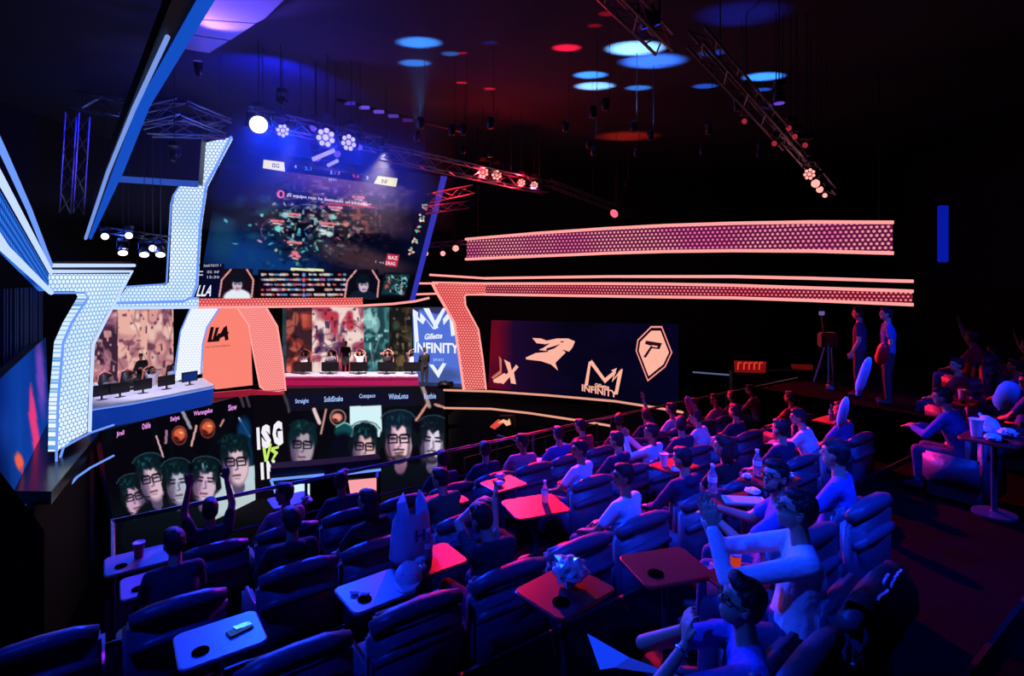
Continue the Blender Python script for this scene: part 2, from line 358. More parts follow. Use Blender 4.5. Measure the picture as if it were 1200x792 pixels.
local(tubes('light_strip', pl, [(258, 360), (243, 383), (238, 402), (236, 438)], .03, ledB2, t), t)
local(tubes('light_strip', pl, [(224, 360), (212, 388), (207, 420), (204, 447)], .03, ledB2, t), t)
c = Canvas(Plane(pl.pt(250, 400, -.15), pl.pt(290, 400, -.15), pl.pt(250, 440, -.15))); D = '1c0a12'
for q in ([(247, 383), (251, 383), (248, 398), (257, 396), (256, 400), (243, 401)], [(253, 384), (257, 383), (254, 393), (260, 392), (259, 396), (249, 398)], [(262, 384), (266, 381), (268, 398), (264, 399), (263, 394), (258, 396), (257, 400), (254, 399)]): c.face(q, D, 2)
c.face([(255, 391), (268, 388.5), (268, 391), (255, 394)], D, 3)
c.text('LIGA LATINOAMÉRICA', 241, 407.6, (29, -2), (0, -2.4), D, 2, 0)
local(c.build('league_logo', t), t)
tag(slab('stage_riser', pl, [(253, 457.5), (296, 454), (334, 457.5), (334, 460), (297, 460), (253, 470)], .15, mat('riser_red_glow', '6a1024', .3, emit='701024', es=.8), off=.5), 'crimson-lit stage riser front under the salmon logo wall', 'riser')  # red light on the deck front put in as crimson colour and glow
# right gateway: leg plus long lower band
pl = vplane(508, 24.2, 568, 23.6)
t = empty('stage_gateway', pl.pt(555, 456), label='glowing salmon perforated leg framing the right end of the stage', cat='portal')
local(slab('perforated_panel', pl, [(508, 333), (569, 333), (569, 344), (548, 343), (543, 346), (544, 358), (559, 386), (564, 420), (568, 456), (545, 456), (540, 420), (534, 378), (512, 341)], .25, hexS, t), t)
local(tubes('light_strip', pl, [(507, 332), (512, 342), (533, 378), (539, 420), (544, 456)], .06, ledR, t), t)
local(tubes('light_strip', pl, [(569, 345), (548, 345), (545, 347), (546, 358), (561, 386), (566, 420), (570, 456)], .04, ledR, t), t)
local(tubes('light_strip', pl, [(507, 331), (569, 332)], .04, ledR, t), t)
local(tubes('light_strip', pl, [(505, 322), (569, 326)], .045, ledR, t, off=.15), t); gw = t
xs = [569, 640, 712, 780, 860, 950, 1046, 1069]; ys = [23.6, 22.4, 21.0, 19.9, 18.9, 17.9, 17.0, 16.8]
def curved(name, tops, bots, Ys, m, parent, th=.25, sub=4):
    import bisect
    V = []; n = len(tops)
    fr = []
    for i in range(n-1):
        for k in range(sub):
            f = k/sub; Y = Ys[i]*(1-f)+Ys[i+1]*f; x = tops[i][0]*(1-f)+tops[i+1][0]*f
            fr.append((P(x, tops[i][1]*(1-f)+tops[i+1][1]*f, Y), P(x, bots[i][1]*(1-f)+bots[i+1][1]*f, Y)))
    fr.append((P(*tops[-1], Ys[-1]), P(*bots[-1], Ys[-1]))); mb = MB(); U = [0]
    for a, b in zip(fr, fr[1:]): U.append(U[-1]+(b[0]-a[0]).length)
    ofs = Vector((.15, th, 0)); vs = []; fs = []
    for a, b in fr: vs += [a, b, a+ofs, b+ofs]
    for i in range(len(fr)-1):
        j = i*4; fs += [(j, j+1, j+5, j+4), (j+2, j+6, j+7, j+3), (j, j+4, j+6, j+2), (j+1, j+3, j+7, j+5)]
    fs += [(0, 2, 3, 1), (len(vs)-4, len(vs)-3, len(vs)-1, len(vs)-2)]
    mb.add(vs, fs); me = mb.mesh(name); um = me.uv_layers.new(name='UV')
    for l in me.loops: um.data[l.index].uv = (U[l.vertex_index//4], me.vertices[l.vertex_index].co.z-H+10)
    o = link(name, me, m, parent)
    if parent: local(o, parent)
    return o
def ctube(name, pts, Ys, r, m, parent=None):
    o = MB().tube([P(x, y, Y)-Vector((.05, .12, 0)) for (x, y), Y in zip(pts, Ys)], r, 6).build(name, m, parent)
    if parent: local(o, parent)
    return o
t = empty('light_band', P(800, 350, 19.6), label='lower long red perforated light band running right from the salmon gateway', cat='light band', group='red light bands on the right wall')
tp = [(569, 333), (640, 333), (712, 333), (780, 333.5), (860, 335), (950, 338), (1046, 341), (1069, 342)]; bt = [(569, 344), (640, 345), (712, 346), (780, 347), (860, 348), (950, 351), (1046, 355), (1069, 356)]
curved('perforated_panel', tp, bt, ys, hexR, t)
ctube('light_strip', [(x, y-.8) for x, y in tp], ys, .05, ledR, t); ctube('light_strip', [(x, y+.8) for x, y in bt], ys, .05, ledR, t)
ctube('light_strip', [(569, 326), (640, 325), (712, 324), (780, 324), (860, 324), (950, 326), (1046, 329), (1069, 329.5)], ys, .05, ledR, t)
t = empty('light_band', P(800, 295, 19.6), label='upper wide red perforated light band hanging alone on the right', cat='light band', group='red light bands on the right wall')
xu = [547, 630, 712, 780, 860, 950, 1046]; yu = [24, 22.4, 21.0, 19.9, 18.9, 17.9, 17.0]
local(MB().tube([P(560, 281, 24.1), P(560, 281, 24.1)+Vector((0, 0, 4.9))], .02).build('hanger', frame_m, t), t); local(MB().tube([P(1030, 262, 17.4), P(1030, 262, 17.4)+Vector((0, 0, 4.85))], .02).build('hanger', frame_m, t), t)
tp = list(zip(xu, [281, 274, 268.5, 265, 262.5, 261, 261.5])); bt = list(zip(xu, [303, 299.5, 296, 294, 293, 293.5, 296]))
curved('perforated_panel', tp, bt, yu, hexR2, t)
ctube('light_strip', [(x, y-.5) for x, y in tp], yu, .055, ledR, t); ctube('light_strip', [(x, y+.8) for x, y in bt], yu, .055, ledR, t)
# floor lip lights right of the pit screen
for lab, pts, Ys in (('upper peach light line along the stage lip right of the pit screen', [(520, 457), (575, 458.5), (640, 463), (720, 470), (765, 477), (800, 483)], [25, 24, 23.2, 22.2, 21.3, 20.2]),
                     ('lower peach light line along the stage front right of the pit screen', [(520, 478), (575, 479), (620, 484), (680, 493), (716, 499)], [25, 24, 23.4, 22.6, 21.9])):
    o = MB().tube([P(x, y, Y-.25) for (x, y), Y in zip(pts, Ys)], .045, 6).build('lip_light', ledP); tag(o, lab, 'light strip', 'lip lights right of the pit screen')
o = MB().tube([P(812, 436, 22), P(903, 443, 20)], .03, 6).build('wall_light_line', emitm('led_grey_blue', '5a6898', .8)); tag(o, 'thin pale light line behind the far handrail', 'light strip')
# two lines behind the salmon gateway
for k, (y1, y2) in enumerate(((332, 332), (345, 344))):
    local(MB().tube([P(483, y1, 25.2), P(513, y2, 24.6)], .045, 6).build('light_strip', ledR, gw), gw)
# ------------------------------------------------------------------ screens
def quadplane(q, yA, yB, yD): return Plane(P(*q[0], yA), P(*q[1], yB), P(*q[3], yD))
def screen(name, label, pl, q, th, ras, parts=(), cat='screen', group=None, m=None):
    c = pl.pt((q[2][0]+q[3][0])/2, (q[2][1]+q[3][1])/2)
    t = empty(name, c, label=label, cat=cat, group=group)
    local(slab('screen_cabinet', pl, q, th, frame_m, t), t)
    if ras is not None: local(ras.lay('screen_image', pl, q, t, .01, m), t)
    return t
# --- hanging game screen
GQ = [(262, 172), (521, 207), (484, 351), (231, 350)]
gp = quadplane(GQ, 21.6, 24.2, 22.3)
R = Ras(225, 160, 530, 356, 1.35, '04061c')
n1, n2, n3 = R.noise(38, 22, 1), R.noise(14, 9, 2), R.noise(5, 4, 3)
R.put((n1-.45)*2, '0b1240', .8)
R.ell(290, 300, 60, 28, '0c3a80', .2, 40, .9); R.ell(320, 315, 40, 16, '0b3878', 0, 25, .8); R.ell(262, 280, 14, 22, '1b4a62', 0, 14, .5)
R.put((n2-.6)*3*(R.X < 320), '1a4a70', .35)
for cx, cy, rx, ry, a, col, al in ((400, 213, 62, 11, .16, '7a5068', .8), (375, 222, 40, 9, .3, '4a3050', .7), (430, 232, 30, 14, .2, '553446', .7), (460, 240, 22, 22, .3, '3a3040', .7), (455, 262, 28, 12, .4, '33203a', .8), (415, 300, 50, 13, .25, '4a3038', .75), (450, 312, 30, 10, .1, '3c2a34', .6), (330, 260, 14, 22, -.5, '2a3a3c', .6)):
    R.ell(cx, cy, rx, ry, col, a, 10, al)
R.put((n3-.55)*4*(n2-.2)*np.exp(-((R.X-395)/60)**2-((R.Y-240)/32)**2), 'c89aa0', .65)
R.put((n3-.5)*4*np.exp(-((R.X-415)/28)**2-((R.Y-258)/18)**2), 'c85040', .45); R.put((.4-n3)*5*np.exp(-((R.X-412)/26)**2-((R.Y-262)/14)**2), 'd08a88', .7)
R.put((n2-.6)*4*np.exp(-((R.X-340)/50)**2-((R.Y-262)/36)**2), '1d5a68', .7)
for cx, cy, r in ((359, 268, 30), (322, 270, 15)):
    R.put((1.1-np.abs(np.hypot((R.X-cx)/1.05, (R.Y-cy)/.95)-r))*(R.Y < cy+8), '8ab0b8' if r == 30 else 'b8486a', .65)
R.ell(345, 262, 24, 14, '050a22', 0, 8, .85); R.ell(352, 292, 26, 12, '0a1626', 0, 8, .6)
rr = np.random.RandomState(5)
for _ in range(85):
    x = rr.normal(350, 26); y = rr.normal(272, 17); R.ell(x, y, rr.uniform(.8, 3.6), rr.uniform(.6, 1.8), rr.choice(['6ae0e8', 'c8f4f0', 'e86a80', 'f0b0b8', '3f9ac0', '70b078', '304a60', 'd8d0a0']), rr.uniform(0, 3), .9, .75)
for x, y, l in ((344, 251, 15), (384, 262, 17), (345, 284, 15), (420, 231, 12), (393, 243, 14), (325, 259, 14), (346, 300, 10)):
    R.line([(x-l/2, y-.6), (x+l/2, y+.6)], 3, 'ea7a86'); R.line([(x-l/2+2, y+2.4), (x+l/2-2, y+3.6)], 1.5, 'f8d0d4')
for x, y, c in ((334, 252, '9fe8f0'), (326, 268, '7af0f0'), (390, 254, '8ef0e0'), (378, 272, 'e0fafc'), (386, 274, 'd0f0f0'), (427, 239, 'f0b0c0'), (405, 262, 'e89080'), (346, 297, 'ff8090')): R.ell(x, y, 4.5, 3.2, c, .3, 2, .9)
R.line([(382, 238), (438, 243)], 2, 'd04450')
n4 = R.noise(6, 4, 44); n5 = R.noise(4.5, 3.2, 45); G_ = np.exp(-((R.X-385)/55)**2-((R.Y-245)/38)**2)
R.put((n4-.62)*4*G_, 'b88898', .6); R.put((n5-.74)*6*G_, 'e8c0c0', .6); R.put((n5-.72)*8*np.exp(-((R.X-350)/34)**2-((R.Y-272)/26)**2), '60c0c8', .8); R.put((n4-.6)*5*np.exp(-((R.X-440)/40)**2-((R.Y-225)/20)**2), '6a4a5c', .6)
R.put((.3-n4)*6*np.exp(-((R.X-365)/50)**2-((R.Y-278)/34)**2), '02040f', .8)
# bottom overlay
R.poly([(231, 322), (489, 322), (484, 352), (231, 352)], '05040e')
R.poly([(231, 308), (263, 309), (260, 352), (231, 352)], '060a2a')
R.poly([(303, 316), (410, 318), (408, 350), (300, 350)], '0c0610')
for r_ in range(5):
    y = 321.5+r_*5.9
    for x in np.arange(307, 404, 3.1):
        if rr.rand() < .78: R.line([(x, y), (x+rr.uniform(.8, 2.4), y+.2)], 2.6, rr.choice(['e8e4ea', 'd85858', '5aa0d8', 'f0c0a8', 'b070c0', 'e8e4ea']), .8, .85)
R.poly([(353, 318), (359, 318), (359, 349), (353, 349)], '140818'); 
for r_ in range(5): R.ell(356, 322+r_*5.9, 2.2, 2, ['6a90e0', 'e06060'][r_ % 2], 0, 1)
R.line([(342, 315.3), (378, 316.5)], 3, 'e8ecb8')
def cam_inset(R, cx, cy, s, shirt, bg, side):
    R.poly([(cx-19*s, cy-16*s), (cx+19*s, cy-16*s), (cx+22*s, cy+20*s), (cx-20*s, cy+20*s)], bg)
    R.line([(cx-8*s, cy-15*s), (cx-19*s, cy-2*s), (cx-22*s, cy+18*s)], 2*s, 'e8a0a0'); R.line([(cx+12*s, cy-15*s), (cx+20*s, cy-2*s), (cx+18*s, cy+18*s)], 2*s, 'e8a0a0')
    R.ell(cx, cy+20*s, 17*s, 11*s, shirt, 0, 2); R.ell(cx, cy, 8*s, 10*s, '141c28', 0, 2); R.ell(cx+side, cy+4*s, 6*s, 8*s, 'c8b0c8', 0, 1.6)
    R.ell(cx, cy-4*s, 8.5*s, 5.5*s, '0a1420', 0, 2); R.line([(cx-3*s+side, cy+3*s), (cx-1*s+side, cy+3*s)], 1.3, '302038'); R.line([(cx+2*s+side, cy+3*s), (cx+4*s+side, cy+3*s)], 1.3, '302038'); R.line([(cx-1+side, cy+8.5*s), (cx+2+side, cy+8.5*s)], 1.2, '60303c')
cam_inset(R, 278, 330, .95, 'e4ecf4', '180c18', 0); cam_inset(R, 425, 331, .95, '121c30', '0a0a18', 1)
R.poly([(450, 319), (482, 320), (475, 347), (444, 347)], '0a1018'); R.poly([(452, 321), (480, 322), (473, 345), (447, 345)], '16323a')
for _ in range(46):
    x = rr.uniform(451, 476); y = rr.uniform(323, 344); R.ell(x, y, rr.uniform(1, 3.5), rr.uniform(.8, 2), rr.choice(['6ac8d8', '0a1418', '0a1418', 'b8d8d8', '285a60', 'c05050']), rr.uniform(0, 3), 1, .9)
for (x, y) in ((497, 238), (493, 251), (488.5, 264), (485, 277), (481, 290)):
    R.poly([(x-3, y-1), (x+7, y), (x+5, y+10), (x-5, y+9)], '0a0a16')
    for _ in range(11): R.line([(x-2+rr.uniform(0, 6), y+rr.uniform(0, 8))]*2, 2.2, rr.choice(['f0e8d8', 'e0a0a0', '60c8c0', 'f4f4f0', 'd06060']), .7)
R.poly([(454, 297), (468, 298.5), (465, 313), (451, 311)], 'c03050'); 
gs = screen('game_screen', 'huge tilted video screen showing a dark battle game over the stage', gp, GQ, .3, R)
local(slab('edge_light', gp, [(517, 206), (524, 207), (486, 352), (480, 352)], .32, emitm('led_indigo', '3638c0', .85), gs, off=.03), gs)
c = Canvas(gp); Y_ = 'eee8a8'
c.face([(309, 187), (333, 190), (334, 201), (308, 197)], Y_, 1); c.face([(443, 206), (466, 209), (464, 219), (438, 215)], Y_, 1)
c.text('ISG', 319, 196, (8, 1), (.4, -5), '3a3a10', 2); c.text('INF', 447, 214.5, (7, 1), (.4, -5), '3a3a10', 2)
c.face([(334, 193), (440, 207), (438, 215), (336, 201)], '070a30', 1)
for x, y, s_, cc in ((345, 197, '4', 'e0e0f0'), (357, 199, '2.1', '4aa0e8'), (387, 204, '5', 'c8d0f0'), (391.5, 204.5, '/', '8088a0'), (396, 205, '7', 'f0a0b0'), (413, 208, '9.4', 'e04a58'), (429, 210, '3', 'e0e0f0')):
    c.text(s_, x, y, (len(s_)*2.6, len(s_)*.3), (0, -4), cc, 2, .01)
c.text('24:51', 385, 211, (9, 1.2), (0, -3), 'b8c0e8', 2, 0)
c.ell(329, 227.5, 4.6, 4.8, 'ef6a72', 1); c.ell(329.4, 227.5, 2, 3, '2a0814', 2)
c.text('¡El equipo rojo ha destruido un inhibidor!', 336, 231, (98, 12), (.3, -5), 'f4e8f0', 2, .01)
c.text('LLA', 230, 347, (17, 0), (4, -13), 'f2f2ff', 2, .02)
c.text('PARTIDO 1', 239, 313, (20, -1), (0, -3), 'c8c8dc', 2, 0); c.text('ISG  INF', 243, 320, (14, 0), (0, -3), 'c8c8dc', 2, 0); c.text('15:30', 243, 326, (14, 0), (0, -3), 'c8c8dc', 2, 0)
c.line([(233, 318), (238, 318)], 1.4, 'c8c8dc', 2); c.line([(233, 322), (238, 322)], 1.4, 'c8c8dc', 2)
c.text('BAZ', 455, 303.5, (11, 1), (0, -4), 'ffe0e8', 3); c.text('DRAG', 452, 310, (11, 1), (0, -4), 'ffe0e8', 3); c.text('1 vs', 440, 308, (10, 1), (0, -3), 'c0b0c8', 3, 0)
local(c.build('screen_caption', gs), gs)
# --- portraits on the curved pit screen
def portrait(R, cx, cy, s, tilt=0., k_=1.06, hair='081820', hi='175058', skin='d8c4d4', glasses=True, beard=False, headset=True, shade='5a4a6a', wide=1., hy=-1.15, hr=1.2, jacket='0a1018', side=1):
    s = s*k_; ca, sa = math.cos(tilt), math.sin(tilt); y_ = lambda y: (y+.1)*1.24; T = lambda x, y: (cx+(x*ca-y_(y)*sa)*s, cy+(x*sa+y_(y)*ca)*s)
    E = lambda x, y, rx, ry, col, soft=1.2, a=1., an=0: R.ell(*T(x, y), rx*s, ry*s*1.24, col, tilt+an, soft, a)
    E(0, 2.7, 2.1, 1.5, jacket, 3)
    E(0, -.5, hr*.9, 1.22, hair, 2.5)
    E(.1*side, 1.35, .45, .6, shade, 2)
    E(0, 0, .95*wide, 1.38, shade, 1.5); E(.14*side, .02, .8*wide, 1.28, skin, 3.5)
    E(.35*side, -.5, .45, .45, skin, 4)
    rq = np.random.RandomState(int(cx)); E(-.6*side, .1, .36, 1.0, shade, 4, .7); E(0, hy-.06, hr*.84, .4, hair, 2); E(-.76*wide, -.7, .26, .7, hair, 2, .9); E(.78*wide, -.7, .24, .65, hair, 2, .9)
    for q in range(9): x_ = -.7+q*.175; E(x_, -.98+rq.uniform(-.1, .12), .17, rq.uniform(.16, .34), hair, 1.5, .9, rq.uniform(-.5, .5))
    for q in range(7): x_ = rq.uniform(-.9, .9); E(x_, hy-.32+.35*x_*x_, .2, .2, hair, 1.5, 1)
    nz = R.noise(2.6, 3.4, int(cx)); dx, dy = R.X-T(-.25, hy)[0], R.Y-T(-.25, hy)[1]; R.put((nz-.52)*2.6*np.clip(1.1-np.hypot(dx/(1.0*s), dy/(.62*s)), 0, 1), hi, .85)
    for e in (-1, 1):
        R.line([T(e*.2, -.34), T(e*.62, -.36)], .13*s, '140c18', 1.2, .9); R.line([T(e*.25, -.12), T(e*.55, -.12)], .16*s, '181020', 1.2, .85)
    R.line([T(.05, -.1), T(.12*side, .32), T(-.05, .38)], .13*s, shade, 1.6, .8)
    R.line([T(-.26, .72), T(.26, .7)], .15*s, '6a2c40', 1.5, .85); R.line([T(-.2, .9), T(.2, .9)], .08*s, shade, 1.6, .6)
    if beard:
        R.line([T(-.34, .54), T(0, .5), T(.34, .54)], .14*s, '1c1420', 1.6, .8); E(0, 1.08, .5, .3, '1c1826', 2.5, .75); R.line([T(-.78, .1), T(-.66, .8), T(-.3, 1.2), T(.3, 1.2), T(.66, .8), T(.78, .1)], .2*s, '201a28', 2.5, .6)
    if glasses:
        for e in (-1, 1):
            b = [T(e*.42+u, v) for u, v in ((-.32, -.3), (.32, -.3), (.3, .12), (-.28, .14), (-.32, -.3))]; R.line(b, .1*s, '0a0812', 1, .95)
        R.line([T(-.1, -.2), T(.1, -.2)], .1*s, '0a0812', 1, .95)
    if headset:
        R.line([T(x, -1.15-math.sqrt(max(0, 1.25**2-x*x))*.5) for x in (-1.2, -.9, -.5, 0, .5, .9, 1.2)], .1*s, '2a5058', 1.2, .8)
        E(-1.12*wide, -.1, .22, .5, '0c1418', 1.5); E(1.12*wide, -.1, .22, .5, '0c1418', 1.5); R.line([T(-1.1*wide, .3), T(-.9, .9), T(-.4, 1)], .08*s, '101418', 1, .9)
PY = 640
LQ = [(117, 506), (297, 460), (300, 612), (138, 655)]; lp = vplane(117, 17.6, 297, 23.6)
R = Ras(110, 452, 302, 660, 1.5, '06040c')
R.put(R.noise(9, 30, 4)-.5, '0a2028', .6*1)
for x, y, a in ((210, 510, 0), (243, 502, 0)):
    R.put(1.3-np.abs(np.hypot((R.X-x)/9.5, (R.Y-y)/12)*9-8), '8a3a38', .8); R.ell(x, y-1, 7, 8, 'd8603c', .4, 3); R.ell(x-3, y+4, 4, 2, '4a1010', .6, 2); R.ell(x+2, y-3, 2.4, 1.2, 'ffb090', .3, 1)
R.line([(213, 481), (223, 501)], 4, 'a8a0b0', 1.5, .9); R.line([(183, 511), (191, 535)], 2, 'd8b0b8'); R.line([(230, 499), (224, 522)], 2.6, 'd8a0a0'); R.line([(195, 505), (194, 519)], 3, '9a7090'); R.line([(280, 490), (292, 511)], 2.4, 'b8c8f8'); R.line([(262, 492), (258, 499)], 2.4, 'c08080')
R.ell(286, 505, 8, 16, '0c3a6a', 0, 5, .9); R.ell(290, 540, 6, 26, '0e3a58', 0, 4, .9)
for x in (281, 288): R.line([(x, 462), (x+4, 476)], 3, '504850', 2, .8)
portrait(R, 157, 582, 12.5, -.25, skin='c8a0c0', side=-1, wide=.9)
portrait(R, 177, 561, 14, -.2, skin='d8b8c8', hi='1c7078', hr=1.25, hy=-1.25)
portrait(R, 208, 566, 13.5, -.12, skin='b0b4c8', hi='184858', glasses=False)
portrait(R, 240, 564, 13.5, .1, skin='d0b4c8', glasses=False, hi='7ab0b8', shade='6a4a70')
R.poly([(258, 555), (298, 545), (301, 600), (262, 612)], 'b8d0d8', 2); R.poly([(270, 575), (290, 573), (288, 600), (268, 604)], '7aa0a8', 3, .8)
portrait(R, 276, 541, 15, -.06, skin='dcbcc8', hi='1c5a58', headset=False, hr=1.25, hy=-1.3, jacket='b8ccd0')
R.put((R.Y-600)/30, '04040c', .5)
t = screen('pit_screen', 'left curved panel of the pit video screen with five player portraits', lp, LQ, .25, R, group='pit video screen panels')
for s_, x, y, w_, sl in (('Jirall', 136, 513, 9, -.27), ('Oddie', 166, 503.5, 10, -.25), ('Seiya', 199, 495.5, 11, -.23), ('Warangelus', 226.5, 489, 22, -.2), ('Slow', 267, 481.5, 10, -.18)):
    c = Canvas(lp); c.text(s_, x, y, (w_, w_*sl), (0, -7), 'f49af4', 2, .02); local(c.build('player_name', t), t)
MQ = [(297, 460), (337, 455), (337, 606), (300, 612)]; mp = vplane(297, 23.6, 337, 24.3)
R = Ras(295, 452, 340, 615, 1.5, '0a070e'); R.line([(332, 460), (340, 480)], 4, '4a4448', 2, .8); R.ell(330, 560, 12, 20, '0c0818', 0, 5)
t = screen('pit_screen', 'narrow middle panel of the pit video screen reading ISG VS IN', mp, MQ, .25, R, group='pit video screen panels')
c = Canvas(mp)
for s_, x, y, w_, V_ in (('I', 301.5, 527, 3.6, (-1.2, -26)), ('S', 307, 526, 11, (-1.5, -28)), ('G', 320, 523, 12, (-1.5, -29))): c.text(s_, x, y, (w_, -w_*.14), V_, 'f4f0f8', 2, .075)
c.text('I', 306, 562, (3.6, -.5), (-1, -20), 'f4f0f8', 2, .075); c.text('N', 313, 561, (10, -1.4), (-1, -21), 'f4f0f8', 2, .075)
c.face([(307.5, 524), (311, 523.5), (312, 534), (316, 520), (318.5, 519.5), (313.5, 540), (310, 541)], 'c8ee6a', 4); c.face([(318, 524), (327, 522), (326.5, 525), (321, 526.5), (326, 530), (318.5, 541), (317.5, 539.5), (321.5, 531.5), (317, 528.5)], 'c8ee6a', 4)
local(c.build('match_title', t), t)
RQ = [(337, 455), (521, 452), (523, 590), (337, 606)]; rp = vplane(337, 24.3, 521, 24.9)
R = Ras(330, 448, 526, 610, 1.5, '08060e'); R.put(R.noise(12, 30, 9)-.5, '0a1c28', .6)
R.poly([(330, 452), (523, 448), (523, 474), (330, 482)], '14101a', 1.5); R.poly([(337, 462), (484, 458), (484, 472), (337, 478)], '0c1030', 3, .6)
R.line([(333, 460), (338, 482)], 4, '50484c', 2, .8); R.line([(495, 452), (503, 476)], 4.5, 'b0a098', 2, .9); R.line([(500, 474), (488, 492)], 3, 'd89080', 1.5); R.line([(510, 474), (520, 477)], 3, 'd09080', 1.5)
R.line([(368, 480), (374, 495)], 4.5, 'e8c8c8', 1.5); R.line([(382, 480), (376, 508)], 2.4, 'c8988c', 1.5)
R.put(1.4-np.abs(np.hypot((R.X-396)/10, (R.Y-489)/10)*10-9), 'a87870', .9); R.ell(395, 489, 6, 5, 'e89480', 0, 3); R.ell(393, 492, 3, 1.5, '501818', .4, 1.5)
R.poly([(410, 476), (447, 475), (448, 512), (410, 512)], 'd4f2f8')
portrait(R, 354, 521, 13.5, .05, skin='a89aa8', hi='23686e', hair='0c2028', hr=1.35, hy=-1.25, headset=False)
R.ell(403, 505, 11, 9, '10484c', 0, 3); R.line([(394, 500), (403, 495), (414, 499)], 1.8, '7ac0c0', 1.2); R.ell(402, 524, 14, 17, '080a1c', 0, 5)
portrait(R, 427, 523, 13.5, .06, skin='e0b4b8', hi='2a6a74', headset=True, hr=1.15, jacket='14202c')
portrait(R, 467, 514, 15.5, -.02, skin='f0c8d4', beard=True, hair='0c1c2c', hi='284a5c', wide=1.0, hy=-1.25, hr=1.1, shade='8a6080')
portrait(R, 507, 517, 14, .08, skin='e0d4e8', beard=True, glasses=False, hair='0c1420', hi='384858', wide=.95, hy=-1.2, shade='6a5a80')
R.poly([(345, 560), (350, 545), (360, 543), (370, 565), (372, 600), (345, 600)], '0c1430', 3, .7); R.put((R.Y-545)/30, '060512', .6)
t = screen('pit_screen', 'right panel of the pit video screen with four portraits and blue name captions', rp, RQ, .25, R, group='pit video screen panels')
for s_, x, y, w_ in (('Straight', 346, 474, 16), ('SolidSnake', 380, 471, 22), ('Cotopaco', 421, 468, 19), ('WhiteLotus', 455.5, 468, 23), ('Rothie', 497, 467.5, 14)):
    c = Canvas(rp); c.text(s_, x, y, (w_, -w_*.05), (0, -6.5), 'a8c4ff', 2, .018); local(c.build('player_name', t), t)
# --- art walls behind both desks (plain painterly stand-ins)
def artwall(q, pl, seed, cols, label, bands):
    xs_ = [p[0] for p in q]; ys_ = [p[1] for p in q]; R = Ras(min(xs_)-2, min(ys_)-2, max(xs_)+2, max(ys_)+2, 1.4, cols[0])
    for bx0, bx1, bg, accents in bands:
        msk = (R.X >= bx0) & (R.X < bx1); R.put(msk*1., bg)
        r = np.random.RandomState(seed+int(bx0)); nn = R.noise(9, 12, seed+int(bx0)); n2 = R.noise(3.5, 5, seed+1+int(bx0))
        R.put((nn-.45)*3*msk, accents[0], .8); R.put((nn-.68)*5*msk, accents[1], .9); R.put((n2-.72)*6*msk, accents[2], .8)
        for _ in range(int((bx1-bx0)/5)+2):
            x, y = r.uniform(bx0+2, bx1-2), r.uniform(min(ys_), max(ys_)-12); R.put(((1-np.hypot((R.X-x)/r.uniform(3, 9), (R.Y-y)/r.uniform(3, 10)))*3+.5)*msk, r.choice(accents), .6)
            x2, y2 = r.uniform(bx0, bx1), r.uniform(min(ys_), max(ys_)-8); m_ = Ras.line
            dm = np.abs((R.X-x)*(y2-y)-(R.Y-y)*(x2-x))/(math.hypot(x2-x, y2-y)+.1); R.put((1.6-dm)*msk*(np.hypot(R.X-x, R.Y-y) < 13), accents[2], .3)
    return screen('backdrop_screen', label, pl, q, .2, R, group='backdrop screens behind the desks')
q = [(103, 362), (203, 361), (203, 450), (100, 474)]
artwall(q, vplane(103, 21.0, 203, 24.3), 3, ['3a2036'], 'left backdrop screen with sepia and plum abstract painting behind the left desk',
        [(95, 138, '3a2238', ['7a4a62', 'c07890', 'e8a8a8']), (138, 172, 'e8b0a4', ['8a5068', 'f8dcc8', '5a2a48']), (172, 204, 'd89a94', ['824860', 'f4c8b8', '482240'])])
q = [(331, 360), (483, 360), (483, 440), (331, 444)]
artwall(q, vplane(331, 27.7, 520, 28.3), 8, ['141c24'], 'centre backdrop screen with red, white and teal painted blocks behind the right desk',
        [(329, 336, '2a3a44', ['1a2a34', '3a4a54', '2a3a44']), (336, 366, '3a2028', ['b03a34', 'f07860', '201018']), (366, 427, 'f0d4cc', ['8a2440', 'c83848', '2a1440']), (427, 456, '204048', ['5ab0b0', '1a2028', 'a8e0dc']), (456, 485, '16181a', ['4a3a28', '2a4a44', '806848'])])
iq = [(483, 360), (534, 360), (542, 450), (486, 447)]; ip = vplane(483, 26.0, 542, 25.6)
R = Ras(480, 356, 546, 455, 1.3, '5272d8'); R.poly([(480, 356), (546, 356), (546, 364), (530, 362), (512, 368), (492, 362), (486, 375)], '2a2440', 2, .8); R.ell(512, 440, 30, 9, '3a4a80', 0, 6, .7)
t = screen('team_banner_screen', 'blue and white vertical screen with a jagged crown logo and INFINITY lettering', ip, iq, .2, R)
c = Canvas(ip); W_ = 'eaf2ff'
c.face([(484, 362), (490, 366), (489, 376), (491, 400), (486, 402)], W_, 1); c.face([(484, 362), (492, 374), (493, 366), (508, 384), (508, 378), (499, 364), (503, 362), (514, 384), (508, 386), (499, 374), (496, 380), (484, 370)], W_, 2)
c.face([(496, 361), (503, 361), (510, 376), (519, 361), (523, 361), (511, 386)], W_, 2); c.face([(519, 374), (529, 362), (529, 370), (520, 381)], W_, 2); c.face([(526, 366), (531, 361), (535, 392), (529, 394)], W_, 2)
c.text('Gillette', 497, 398, (21, -1.5), (1.5, -7), 'f4f8ff', 3, .03)
c.text('INFINITY', 486, 413, (52, 1), (0, -12), 'f4f8ff', 3, .03); c.text('ESPORTS', 508, 423, (12, 0), (0, -3), 'c8d8f8', 3, 0)
c.face([(503, 427), (508, 427), (513, 434), (519, 425), (523, 426), (514, 443)], W_, 3)
local(c.build('team_logo', t), t)
